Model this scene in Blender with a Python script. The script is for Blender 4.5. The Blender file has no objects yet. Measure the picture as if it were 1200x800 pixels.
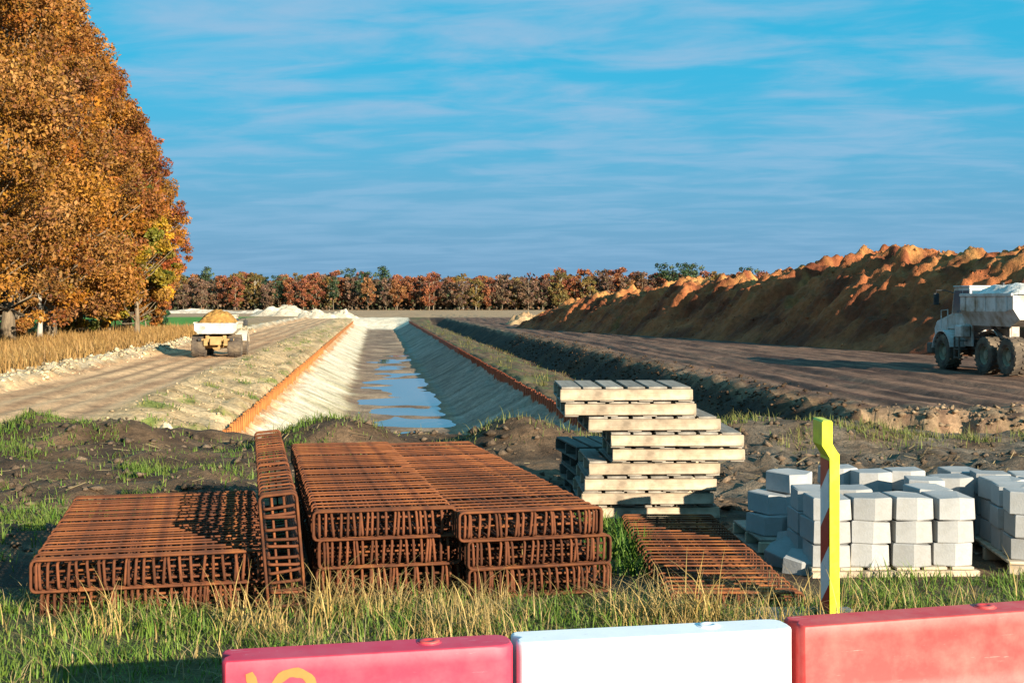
import bpy, math, random
import numpy as np
from mathutils import Vector, Matrix, Euler

random.seed(7)
RNG = np.random.default_rng(7)
SC = bpy.context.scene
COL = SC.collection
PI = math.pi
R = math.radians

# ------------------------------------------------------------------ camera, sky, sun, exposure
EYE = 2.9
cam_d = bpy.data.cameras.new('camera')
cam_d.sensor_width = 36.0
cam_d.lens = 45.0
cam_d.shift_y = -46.0 / 1200.0
cam_d.clip_start = 0.1
cam_d.clip_end = 8000.0
cam = bpy.data.objects.new('camera', cam_d)
COL.objects.link(cam)
cam.location = (0, 0, EYE)
cam.rotation_euler = (PI / 2, 0, 0)
SC.camera = cam

SUN_EL = R(14.5)
SUN_AZ = math.atan2(0.585, -0.811)          # clockwise from +Y
world = bpy.data.worlds.new('World')
SC.world = world
world.use_nodes = True
wn = world.node_tree.nodes
wl = world.node_tree.links
wn.clear()
w_out = wn.new('ShaderNodeOutputWorld')
w_bg = wn.new('ShaderNodeBackground')
w_sky = wn.new('ShaderNodeTexSky')
w_sky.sky_type = 'NISHITA'
w_sky.sun_disc = False
w_sky.sun_elevation = SUN_EL
w_sky.sun_rotation = SUN_AZ
w_sky.altitude = 0
w_sky.air_density = 1.0
w_sky.dust_density = 0.4
w_sky.ozone_density = 3.0
w_bg.inputs['Strength'].default_value = 0.052
# thin streaky cloud sheet seen at a constant height above the plain
w_tc = wn.new('ShaderNodeTexCoord')
w_sep = wn.new('ShaderNodeSeparateXYZ')
wl.new(w_tc.outputs['Generated'], w_sep.inputs[0])
def wmath(op, a, b=None, clamp=False):
    m = wn.new('ShaderNodeMath'); m.operation = op; m.use_clamp = clamp
    for i, q in enumerate((a, b)):
        if q is None: continue
        if isinstance(q, (int, float)): m.inputs[i].default_value = q
        else: wl.new(q, m.inputs[i])
    return m.outputs[0]
zz = wmath('ADD', wmath('MAXIMUM', w_sep.outputs['Z'], 0.0), 0.07)
cx = wmath('DIVIDE', w_sep.outputs['X'], zz)
cy = wmath('DIVIDE', w_sep.outputs['Y'], zz)
w_cmb = wn.new('ShaderNodeCombineXYZ')
wl.new(wmath('MULTIPLY', cx, 0.75), w_cmb.inputs[0])
wl.new(wmath('ADD', wmath('MULTIPLY', cy, 1.25), wmath('MULTIPLY', cx, 0.16)), w_cmb.inputs[1])
w_n1 = wn.new('ShaderNodeTexNoise'); w_n1.inputs['Scale'].default_value = 2.4
w_n1.inputs['Detail'].default_value = 7; w_n1.inputs['Roughness'].default_value = 0.58
w_n1.inputs['Distortion'].default_value = 0.35
wl.new(w_cmb.outputs[0], w_n1.inputs['Vector'])
w_n2 = wn.new('ShaderNodeTexNoise'); w_n2.inputs['Scale'].default_value = 0.42
w_n2.inputs['Detail'].default_value = 3
wl.new(w_cmb.outputs[0], w_n2.inputs['Vector'])
cov = wmath('ADD', wmath('MULTIPLY', w_n1.outputs['Fac'], 0.62), wmath('MULTIPLY', w_n2.outputs['Fac'], 0.5))
w_mr = wn.new('ShaderNodeMapRange'); w_mr.interpolation_type = 'SMOOTHSTEP'
w_mr.inputs['From Min'].default_value = 0.45; w_mr.inputs['From Max'].default_value = 0.70
w_mr.inputs['To Max'].default_value = 0.85
wl.new(cov, w_mr.inputs['Value'])
w_hsv = wn.new('ShaderNodeHueSaturation')
w_hsv.inputs['Saturation'].default_value = 1.25
w_hsv.inputs['Hue'].default_value = 0.485
wl.new(w_sky.outputs[0], w_hsv.inputs['Color'])
w_mix = wn.new('ShaderNodeMix'); w_mix.data_type = 'RGBA'
w_fh = wn.new('ShaderNodeMapRange'); w_fh.interpolation_type = 'SMOOTHSTEP'
w_fh.inputs['From Min'].default_value = 0.0; w_fh.inputs['From Max'].default_value = 0.17; w_fh.inputs['To Min'].default_value = 0.40; w_fh.inputs['To Max'].default_value = 1.0
wl.new(w_sep.outputs['Z'], w_fh.inputs['Value'])
wl.new(wmath('MULTIPLY', w_mr.outputs[0], w_fh.outputs[0]), w_mix.inputs['Factor'])
w_blue = wn.new('ShaderNodeMix'); w_blue.data_type = 'RGBA'; w_blue.inputs['Factor'].default_value = 0.86
wl.new(w_hsv.outputs[0], w_blue.inputs[6])
w_blue.inputs[7].default_value = (0.22, 3.6, 5.75, 1)
w_hz = wn.new('ShaderNodeMapRange'); w_hz.interpolation_type = 'SMOOTHSTEP'
w_hz.inputs['From Min'].default_value = 0.0; w_hz.inputs['From Max'].default_value = 0.19; w_hz.inputs['To Min'].default_value = 0.92; w_hz.inputs['To Max'].default_value = 0.0
wl.new(w_sep.outputs['Z'], w_hz.inputs['Value'])
w_low = wn.new('ShaderNodeMix'); w_low.data_type = 'RGBA'
wl.new(w_hz.outputs[0], w_low.inputs['Factor']); wl.new(w_blue.outputs[2], w_low.inputs[6])
w_low.inputs[7].default_value = (1.45, 2.75, 4.3, 1)
wl.new(w_low.outputs[2], w_mix.inputs[6])
w_mix.inputs[7].default_value = (2.35, 3.95, 5.6, 1)
wl.new(w_mix.outputs[2], w_bg.inputs['Color'])
wl.new(w_bg.outputs[0], w_out.inputs['Surface'])

sun_d = bpy.data.lights.new('sun', 'SUN')
sun_d.energy = 5.0
sun_d.angle = R(0.5)
sun_d.color = (1.0, 0.87, 0.68)
sun = bpy.data.objects.new('sun', sun_d)
COL.objects.link(sun)
to_sun = Vector((math.sin(SUN_AZ) * math.cos(SUN_EL), math.cos(SUN_AZ) * math.cos(SUN_EL), math.sin(SUN_EL)))
sun.rotation_euler = to_sun.to_track_quat('Z', 'Y').to_euler()
sun.location = to_sun * 50

SC.view_settings.view_transform = 'Standard'
SC.view_settings.look = 'None'
SC.view_settings.exposure = 1.36
SC.view_settings.gamma = 1.0
SC.view_settings.use_curve_mapping = False
SC.render.engine = 'CYCLES'
SC.cycles.max_bounces = 5
SC.cycles.diffuse_bounces = 2
SC.cycles.glossy_bounces = 2
SC.cycles.transmission_bounces = 3
SC.cycles.transparent_max_bounces = 4
SC.cycles.caustics_reflective = False
SC.cycles.caustics_refractive = False

# ------------------------------------------------------------------ helpers
def _hash(ix, iy, s):
    n = (ix * 374761393 + iy * 668265263 + s * 974711) & 0x7fffffff
    n = ((n ^ (n >> 13)) * 1274126177) & 0x7fffffff
    n = n ^ (n >> 16)
    return (n & 0xffff) / 65536.0

def pnoise(x, y, s=0):
    x = np.asarray(x, float); y = np.asarray(y, float)
    xi = np.floor(x).astype(np.int64); yi = np.floor(y).astype(np.int64)
    fx = x - xi; fy = y - yi
    ux = fx * fx * fx * (fx * (fx * 6 - 15) + 10); uy = fy * fy * fy * (fy * (fy * 6 - 15) + 10)
    def g(dx, dy):
        a = _hash(xi + dx, yi + dy, s) * 2 * PI
        return np.cos(a) * (fx - dx) + np.sin(a) * (fy - dy)
    a = g(0, 0) * (1 - ux) + g(1, 0) * ux
    b = g(0, 1) * (1 - ux) + g(1, 1) * ux
    return (a * (1 - uy) + b * uy) * 1.4

def fbm(x, y, o=4, s=0, gain=0.5):
    r = 0; a = 1.0; f = 1.0
    for i in range(o):
        r = r + a * pnoise(np.asarray(x) * f, np.asarray(y) * f, s + i * 17)
        a *= gain; f *= 2.03
    return r

def sstep(a, b, x):
    t = np.clip((np.asarray(x, float) - a) / (b - a), 0, 1)
    return t * t * (3 - 2 * t)

def mesh_np(name, verts, faces, smooth=False, cols=None):
    """verts Nx3 array; faces list/array of equal-length index rows"""
    me = bpy.data.meshes.new(name)
    verts = np.asarray(verts, np.float32); faces = np.asarray(faces, np.int32)
    n, k = faces.shape
    me.vertices.add(len(verts)); me.vertices.foreach_set('co', verts.ravel())
    me.loops.add(n * k); me.loops.foreach_set('vertex_index', faces.ravel())
    me.polygons.add(n)
    me.polygons.foreach_set('loop_start', np.arange(0, n * k, k, dtype=np.int32))
    me.polygons.foreach_set('loop_total', np.full(n, k, np.int32))
    if smooth: me.polygons.foreach_set('use_smooth', np.ones(n, bool))
    if cols is not None:
        ca = me.color_attributes.new('Col', 'FLOAT_COLOR', 'POINT')
        c4 = np.ones((len(verts), 4), np.float32); c4[:, :3] = cols
        ca.data.foreach_set('color', c4.ravel())
    me.update(calc_edges=True); me.validate()
    return me

def mesh_py(name, verts, faces, smooth=False):
    me = bpy.data.meshes.new(name)
    me.from_pydata([tuple(v) for v in verts], [], [tuple(f) for f in faces])
    me.update()
    if smooth:
        for p in me.polygons: p.use_smooth = True
    return me

def link(name, me, mat=None, parent=None, loc=None, rot=None):
    o = bpy.data.objects.new(name, me)
    COL.objects.link(o)
    if mat is not None and me is not None and len(me.materials) == 0: me.materials.append(mat)
    if parent is not None: o.parent = parent
    if loc is not None: o.location = loc
    if rot is not None: o.rotation_euler = rot
    return o

def tag(o, label=None, cat=None, group=None, kind=None):
    if label: o['label'] = label
    if cat: o['category'] = cat
    if group: o['group'] = group
    if kind: o['kind'] = kind
    return o

def empty(name, loc, rot=(0, 0, 0), parent=None):
    o = bpy.data.objects.new(name, None); COL.objects.link(o)
    o.location = loc; o.rotation_euler = rot
    if parent is not None: o.parent = parent
    return o

def ring_tube(pts, r, sides=6, closed=False, r_end=None):
    """tube along pts -> verts, quad faces (open ends get caps via degenerate-free fan quads)"""
    P = [Vector(p) for p in pts]; n = len(P); V = []; F = []
    up0 = None
    for i, p in enumerate(P):
        if closed: t = P[(i + 1) % n] - P[i - 1]
        else: t = P[min(i + 1, n - 1)] - P[max(i - 1, 0)]
        t.normalize()
        if up0 is None:
            a = Vector((0, 0, 1)) if abs(t.z) < 0.9 else Vector((1, 0, 0))
            up0 = (a - t * a.dot(t)).normalized()
        else:
            up0 = up0 - t * up0.dot(t)
            if up0.length < 1e-5:
                a = Vector((0, 0, 1)) if abs(t.z) < 0.9 else Vector((1, 0, 0)); up0 = a - t * a.dot(t)
            up0.normalize()
        b = t.cross(up0)
        rr = r if r_end is None else r + (r_end - r) * i / (n - 1)
        for k in range(sides):
            an = 2 * PI * k / sides
            V.append(p + (up0 * math.cos(an) + b * math.sin(an)) * rr)
    m = n if closed else n - 1
    for i in range(m):
        j = (i + 1) % n
        for k in range(sides):
            k2 = (k + 1) % sides
            F.append((i * sides + k, i * sides + k2, j * sides + k2, j * sides + k))
    if not closed:
        F.append(tuple(range(sides - 1, -1, -1)))
        F.append(tuple((n - 1) * sides + k for k in range(sides)))
    return V, F

class MB:
    """collects simple shapes into one mesh"""
    def __init__(self): self.V = []; self.F = []
    def add(self, V, F):
        o = len(self.V); self.V += [Vector(v) for v in V]; self.F += [tuple(i + o for i in f) for f in F]; return self
    def box(self, x0, x1, y0, y1, z0, z1, b=0.0, jit=0.0):
        if b <= 0:
            V = [(x, y, z) for z in (z0, z1) for y in (y0, y1) for x in (x0, x1)]
            F = [(0, 2, 3, 1), (4, 5, 7, 6), (0, 1, 5, 4), (2, 6, 7, 3), (0, 4, 6, 2), (1, 3, 7, 5)]
            return self.add(V, F)
        V = []; F = []
        # chamfered box: 24 verts
        X = (x0, x1); Y = (y0, y1); Z = (z0, z1); idx = {}
        for i in (0, 1):
            for j in (0, 1):
                for k in (0, 1):
                    sx, sy, sz = (1, -1)[i], (1, -1)[j], (1, -1)[k]
                    for a in range(3):
                        p = [X[i] + sx * b, Y[j] + sy * b, Z[k] + sz * b]
                        p[a] = (X[i], Y[j], Z[k])[a]
                        idx[(i, j, k, a)] = len(V); V.append(p)
        I = lambda i, j, k, a: idx[(i, j, k, a)]
        F += [(I(0, 0, 0, 0), I(0, 0, 1, 0), I(0, 1, 1, 0), I(0, 1, 0, 0)), (I(1, 0, 0, 0), I(1, 1, 0, 0), I(1, 1, 1, 0), I(1, 0, 1, 0)),
              (I(0, 0, 0, 1), I(1, 0, 0, 1), I(1, 0, 1, 1), I(0, 0, 1, 1)), (I(0, 1, 0, 1), I(0, 1, 1, 1), I(1, 1, 1, 1), I(1, 1, 0, 1)),
              (I(0, 0, 0, 2), I(0, 1, 0, 2), I(1, 1, 0, 2), I(1, 0, 0, 2)), (I(0, 0, 1, 2), I(1, 0, 1, 2), I(1, 1, 1, 2), I(0, 1, 1, 2))]
        for j in (0, 1):
            for k in (0, 1): F.append((I(0, j, k, 1), I(1, j, k, 1), I(1, j, k, 2), I(0, j, k, 2)))
        for i in (0, 1):
            for k in (0, 1): F.append((I(i, 0, k, 0), I(i, 1, k, 0), I(i, 1, k, 2), I(i, 0, k, 2)))
        for i in (0, 1):
            for j in (0, 1): F.append((I(i, j, 0, 0), I(i, j, 1, 0), I(i, j, 1, 1), I(i, j, 0, 1)))
        for i in (0, 1):
            for j in (0, 1):
                for k in (0, 1): F.append((I(i, j, k, 0), I(i, j, k, 1), I(i, j, k, 2)))
        return self.add(V, F)
    def prism(self, poly, axis, a, b):
        """extrude 2-D poly along axis ('x','y','z') from a to b"""
        n = len(poly); V = []
        for t in (a, b):
            for (p, q) in poly:
                V.append({'x': (t, p, q), 'y': (p, t, q), 'z': (p, q, t)}[axis])
        F = [tuple(range(n)), tuple(range(2 * n - 1, n - 1, -1))]
        for i in range(n):
            j = (i + 1) % n; F.append((i, i + n, j + n, j))
        return self.add(V, F)
    def tube(self, pts, r, sides=8, closed=False, r_end=None):
        return self.add(*ring_tube(pts, r, sides, closed, r_end))
    def lathe(self, prof, segs, axis='x', cx=(0, 0, 0)):
        """prof: list (axial, radius)"""
        V = []; F = []; m = len(prof)
        for s in range(segs):
            a = 2 * PI * s / segs; c, q = math.cos(a), math.sin(a)
            for (t, r) in prof:
                p = {'x': (t, r * c, r * q), 'y': (r * c, t, r * q), 'z': (r * c, r * q, t)}[axis]
                V.append((p[0] + cx[0], p[1] + cx[1], p[2] + cx[2]))
        for s in range(segs):
            s2 = (s + 1) % segs
            for i in range(m - 1): F.append((s * m + i, s * m + i + 1, s2 * m + i + 1, s2 * m + i))
        return self.add(V, F)
    def mesh(self, name='m', smooth=False):
        import bmesh
        me = mesh_py(name, self.V, self.F, smooth)
        bm = bmesh.new(); bm.from_mesh(me); bmesh.ops.recalc_face_normals(bm, faces=bm.faces); bm.to_mesh(me); bm.free()
        return me
    def build(self, name, mat, parent=None, smooth=False, loc=None, rot=None):
        return link(name, self.mesh(name, smooth), mat, parent, loc, rot)

# ------------------------------------------------------------------ materials
def node_mat(name):
    m = bpy.data.materials.new(name); m.use_nodes = True
    nt = m.node_tree; b = nt.nodes['Principled BSDF']
    return m, nt, b

def add_noise(nt, scale, detail=4, rough=0.55, coord='Object', vec=None, stretch=None):
    n = nt.nodes.new('ShaderNodeTexNoise'); n.inputs['Scale'].default_value = scale
    n.inputs['Detail'].default_value = detail; n.inputs['Roughness'].default_value = rough
    tc = nt.nodes.new('ShaderNodeTexCoord'); src = tc.outputs[coord]
    if stretch:
        mp = nt.nodes.new('ShaderNodeMapping'); mp.inputs['Scale'].default_value = stretch
        nt.links.new(src, mp.inputs['Vector']); src = mp.outputs[0]
    nt.links.new(src, n.inputs['Vector'])
    return n

def ramp(nt, src, stops):
    r = nt.nodes.new('ShaderNodeValToRGB')
    e = r.color_ramp.elements
    while len(e) < len(stops): e.new(0.5)
    for i, (p, c) in enumerate(stops):
        e[i].position = p; e[i].color = (*c, 1)
    nt.links.new(src, r.inputs['Fac'])
    return r.outputs['Color']

def mixc(nt, fac, a, b, mode='MIX'):
    m = nt.nodes.new('ShaderNodeMix'); m.data_type = 'RGBA'; m.blend_type = mode
    for s, q in ((m.inputs['Factor'], fac), (m.inputs[6], a), (m.inputs[7], b)):
        if isinstance(q, (int, float)): s.default_value = q
        elif isinstance(q, tuple): s.default_value = (*q, 1)
        else: nt.links.new(q, s)
    return m.outputs[2]

def maprange(nt, v, a, b, c, d):
    m = nt.nodes.new('ShaderNodeMapRange')
    for i, q in zip(('From Min', 'From Max', 'To Min', 'To Max'), (a, b, c, d)): m.inputs[i].default_value = q
    nt.links.new(v, m.inputs['Value']); return m.outputs[0]

def add_bump(nt, b, height, strength, dist):
    bp = nt.nodes.new('ShaderNodeBump'); bp.inputs['Strength'].default_value = strength; bp.inputs['Distance'].default_value = dist
    nt.links.new(height, bp.inputs['Height']); nt.links.new(bp.outputs[0], b.inputs['Normal'])

def simple(name, stops, scale=4, rough=0.8, bump=0.0, bdist=0.01, bscale=None, stretch=None, rand=0.0, metallic=0.0, detail=5, spec=0.3, dirt=None, scratch=None):
    m, nt, b = node_mat(name)
    n = add_noise(nt, scale, detail, stretch=stretch)
    c = ramp(nt, n.outputs['Fac'], stops)
    if dirt:
        dn = add_noise(nt, dirt[1], 6, 0.65)
        c = mixc(nt, maprange(nt, dn.outputs['Fac'], 0.42, 0.68, 0, dirt[2]), c, dirt[0])
    if scratch:
        for st, th in (((0.5, 3, 9), 0.64), ((5, 3, 0.7), 0.67)):
            sn = add_noise(nt, 9.0, 5, 0.7, stretch=st)
            c = mixc(nt, maprange(nt, sn.outputs['Fac'], th, th + 0.03, 0, scratch[1]), c, scratch[0])
        mn = add_noise(nt, 26.0, 4, 0.7)
        c = mixc(nt, maprange(nt, mn.outputs['Fac'], 0.66, 0.72, 0, 0.6), c, scratch[2])
    if rand:
        oi = nt.nodes.new('ShaderNodeObjectInfo')
        v = maprange(nt, oi.outputs['Random'], 0, 1, 1 - rand, 1 + rand)
        hv = nt.nodes.new('ShaderNodeHueSaturation')
        nt.links.new(v, hv.inputs['Value']); nt.links.new(c, hv.inputs['Color']); c = hv.outputs[0]
    nt.links.new(c, b.inputs['Base Color'])
    b.inputs['Roughness'].default_value = rough; b.inputs['Metallic'].default_value = metallic
    b.inputs['Specular IOR Level'].default_value = spec
    if bump:
        bn = add_noise(nt, bscale or scale * 4, 6, 0.6, stretch=stretch)
        add_bump(nt, b, bn.outputs['Fac'], bump, bdist)
    return m

def attr_mat(name, rough=0.9, nscale=(0.8, 7.0, 60.0), amp=0.45, bump=0.6, bdist=0.05, spec=0.15, trans=0.0, bsc=(5, 38)):
    """vertex-attribute base colour x procedural grain"""
    m, nt, b = node_mat(name)
    at = nt.nodes.new('ShaderNodeAttribute'); at.attribute_name = 'Col'
    c = at.outputs['Color']
    for s in nscale:
        n = add_noise(nt, s, 5, 0.6)
        v = maprange(nt, n.outputs['Fac'], 0.25, 0.75, 1 - amp, 1 + amp)
        c = mixc(nt, 1.0, c, v, 'MULTIPLY')
    nt.links.new(c, b.inputs['Base Color'])
    b.inputs['Roughness'].default_value = rough; b.inputs['Specular IOR Level'].default_value = spec
    if bump:
        n1 = add_noise(nt, bsc[0], 8, 0.65); n2 = add_noise(nt, bsc[1], 4, 0.6)
        ad = nt.nodes.new('ShaderNodeMath'); ad.operation = 'MULTIPLY_ADD'; ad.inputs[1].default_value = 0.3
        nt.links.new(n2.outputs['Fac'], ad.inputs[0]); nt.links.new(n1.outputs['Fac'], ad.inputs[2])
        add_bump(nt, b, ad.outputs[0], bump, bdist)
    if trans:
        tr = nt.nodes.new('ShaderNodeBsdfTranslucent'); nt.links.new(c, tr.inputs['Color'])
        mx = nt.nodes.new('ShaderNodeMixShader'); mx.inputs[0].default_value = trans
        nt.links.new(b.outputs[0], mx.inputs[1]); nt.links.new(tr.outputs[0], mx.inputs[2])
        nt.links.new(mx.outputs[0], nt.nodes['Material Output'].inputs['Surface'])
    return m

M = {}
M['soil'] = attr_mat('soil', bump=0.9, bdist=0.05)
M['far_soil'] = attr_mat('far_soil', nscale=(0.15, 1.2, 9.0), amp=0.3, bump=0.8, bdist=0.12, bsc=(1.6, 12))
M['leaf'] = attr_mat('leaf', rough=0.6, nscale=(), bump=0, trans=0.25, spec=0.25)
M['blade'] = attr_mat('blade', rough=0.6, nscale=(), bump=0, trans=0.2, spec=0.25)
M['rust'] = simple('rust', [(0.3, (0.038, 0.016, 0.010)), (0.5, (0.115, 0.037, 0.014)), (0.72, (0.235, 0.082, 0.022))], 6, 0.85, 0.5, 0.003, 120, rand=0.42)
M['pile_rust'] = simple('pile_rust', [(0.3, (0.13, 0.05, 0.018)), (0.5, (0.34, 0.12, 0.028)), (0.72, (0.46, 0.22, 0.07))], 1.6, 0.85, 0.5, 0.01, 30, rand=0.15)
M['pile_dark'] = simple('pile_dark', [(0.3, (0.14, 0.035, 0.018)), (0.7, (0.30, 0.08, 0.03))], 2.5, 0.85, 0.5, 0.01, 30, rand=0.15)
M['wood'] = simple('pallet_wood', [(0.2, (0.28, 0.20, 0.12)), (0.5, (0.46, 0.365, 0.255)), (0.8, (0.54, 0.46, 0.345))], 3.0, 0.8, 0.25, 0.004, 18, stretch=(0.6, 6, 6), rand=0.16, dirt=((0.13, 0.095, 0.065), 5.0, 0.75))
M['old_wood'] = simple('weathered_wood', [(0.2, (0.11, 0.095, 0.075)), (0.5, (0.25, 0.22, 0.18)), (0.8, (0.36, 0.32, 0.26))], 3.0, 0.85, 0.3, 0.004, 18, stretch=(6, 0.6, 6), rand=0.2, dirt=((0.12, 0.10, 0.08), 6.0, 0.6))
M['shaded_wood'] = simple('shaded_wood', [(0.2, (0.05, 0.042, 0.034)), (0.5, (0.11, 0.095, 0.075)), (0.8, (0.17, 0.15, 0.12))], 3.0, 0.85, 0.3, 0.004, 18, stretch=(6, 0.6, 6), rand=0.2)  # darker copy of the weathered wood, with shade put into the colour
M['concrete'] = simple('concrete', [(0.25, (0.25, 0.25, 0.245)), (0.6, (0.335, 0.335, 0.33)), (0.8, (0.385, 0.385, 0.38))], 5, 0.85, 0.5, 0.004, 70, rand=0.15, dirt=((0.22, 0.21, 0.185), 9.0, 0.55))
M['red'] = simple('faded_red_plastic', [(0.3, (0.50, 0.03, 0.03)), (0.6, (0.56, 0.045, 0.042)), (0.8, (0.60, 0.09, 0.075))], 3.2, 0.5, 0.12, 0.002, 60, spec=0.35, dirt=((0.58, 0.17, 0.14), 5.0, 0.5), scratch=((0.62, 0.28, 0.25), 0.6, (0.22, 0.05, 0.04)))
M['pink'] = simple('pinkish_red_plastic', [(0.3, (0.50, 0.018, 0.05)), (0.6, (0.55, 0.026, 0.065)), (0.8, (0.60, 0.075, 0.11))], 3.2, 0.5, 0.12, 0.002, 60, spec=0.35, dirt=((0.52, 0.12, 0.15), 5.0, 0.4), scratch=((0.60, 0.25, 0.28), 0.6, (0.22, 0.03, 0.05)))
M['white_plastic'] = simple('white_plastic', [(0.3, (0.74, 0.76, 0.78)), (0.7, (0.82, 0.83, 0.84))], 3, 0.45, 0.1, 0.002, 60, spec=0.35, dirt=((0.60, 0.60, 0.58), 4.0, 0.35), scratch=((0.55, 0.55, 0.54), 0.5, (0.35, 0.33, 0.30)))
M['spray'] = simple('orange_spray_paint', [(0.3, (0.52, 0.13, 0.03)), (0.7, (0.56, 0.19, 0.05))], 9, 0.6)
M['yellow'] = simple('signal_yellow', [(0.3, (0.62, 0.64, 0.008)), (0.7, (0.68, 0.70, 0.012))], 6, 0.45, 0.05, 0.002, 60, spec=0.4, dirt=((0.36, 0.36, 0.05), 11.0, 0.7))
M['stripe_red'] = simple('stripe_red', [(0.3, (0.36, 0.02, 0.02)), (0.7, (0.44, 0.03, 0.03))], 8, 0.45)
M['stripe_white'] = simple('stripe_white', [(0.3, (0.60, 0.60, 0.60)), (0.7, (0.72, 0.72, 0.72))], 8, 0.45)
M['rubber_grey'] = simple('grey_rubber', [(0.3, (0.10, 0.10, 0.105)), (0.7, (0.19, 0.19, 0.19))], 12, 0.9, 0.4, 0.004, 60)
M['tyre'] = simple('muddy_tyre', [(0.3, (0.05, 0.04, 0.035)), (0.55, (0.11, 0.085, 0.06)), (0.8, (0.24, 0.18, 0.12))], 2.2, 0.95, 0.4, 0.02, 16)
M['rim'] = simple('dusty_rim', [(0.3, (0.16, 0.15, 0.10)), (0.7, (0.32, 0.29, 0.20))], 4, 0.8)
M['truck_white'] = simple('dusty_white_paint', [(0.3, (0.48, 0.47, 0.44)), (0.7, (0.60, 0.59, 0.56))], 1.5, 0.5, 0.05, 0.01, 20, dirt=((0.26, 0.19, 0.12), 1.8, 0.9))
M['truck_cream'] = simple('dusty_cream_paint', [(0.3, (0.46, 0.40, 0.30)), (0.7, (0.55, 0.49, 0.38))], 1.5, 0.5, 0.05, 0.01, 20, dirt=((0.46, 0.34, 0.2), 2.2, 0.5))
M['chassis'] = simple('dirty_chassis', [(0.3, (0.06, 0.05, 0.045)), (0.7, (0.16, 0.13, 0.10))], 2, 0.85)
M['chassis_tan'] = simple('dusty_ochre_chassis', [(0.3, (0.24, 0.14, 0.05)), (0.7, (0.40, 0.26, 0.11))], 2, 0.85)
M['black'] = simple('black_plastic', [(0.3, (0.02, 0.02, 0.022)), (0.7, (0.05, 0.05, 0.05))], 5, 0.5)
M['bark'] = simple('bark', [(0.3, (0.10, 0.075, 0.05)), (0.7, (0.26, 0.20, 0.13))], 2.5, 0.9, 0.8, 0.05, 8, stretch=(3, 3, 0.5))
M['pale_bark'] = simple('pale_bark', [(0.3, (0.25, 0.22, 0.18)), (0.7, (0.50, 0.46, 0.38))], 2.5, 0.9, 0.4, 0.03, 8)
M['fence_green'] = simple('green_paint', [(0.3, (0.03, 0.12, 0.06)), (0.7, (0.06, 0.20, 0.10))], 2, 0.6)
M['fence_pale'] = simple('pale_paint', [(0.3, (0.45, 0.50, 0.45)), (0.7, (0.62, 0.66, 0.60))], 2, 0.6)
m, nt, b = node_mat('cab_glass')
b.inputs['Base Color'].default_value = (0.03, 0.08, 0.12, 1); b.inputs['Roughness'].default_value = 0.08
M['glass'] = m
m, nt, b = node_mat('puddle_water')
b.inputs['Base Color'].default_value = (0.10, 0.12, 0.13, 1); b.inputs['Roughness'].default_value = 0.02; b.inputs['IOR'].default_value = 1.5
n = add_noise(nt, 2.2, 3, stretch=(1, 0.35, 1)); add_bump(nt, b, n.outputs['Fac'], 0.12, 0.02)
M['water'] = m

# ------------------------------------------------------------------ terrain
CX, CY = -0.106, math.sqrt(1 - 0.106 ** 2)       # canal direction
def to_uv(x, y): return x * CX + y * CY, x * CY - y * CX
def to_xy(u, v): return u * CX + v * CY, u * CY - v * CX

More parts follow.
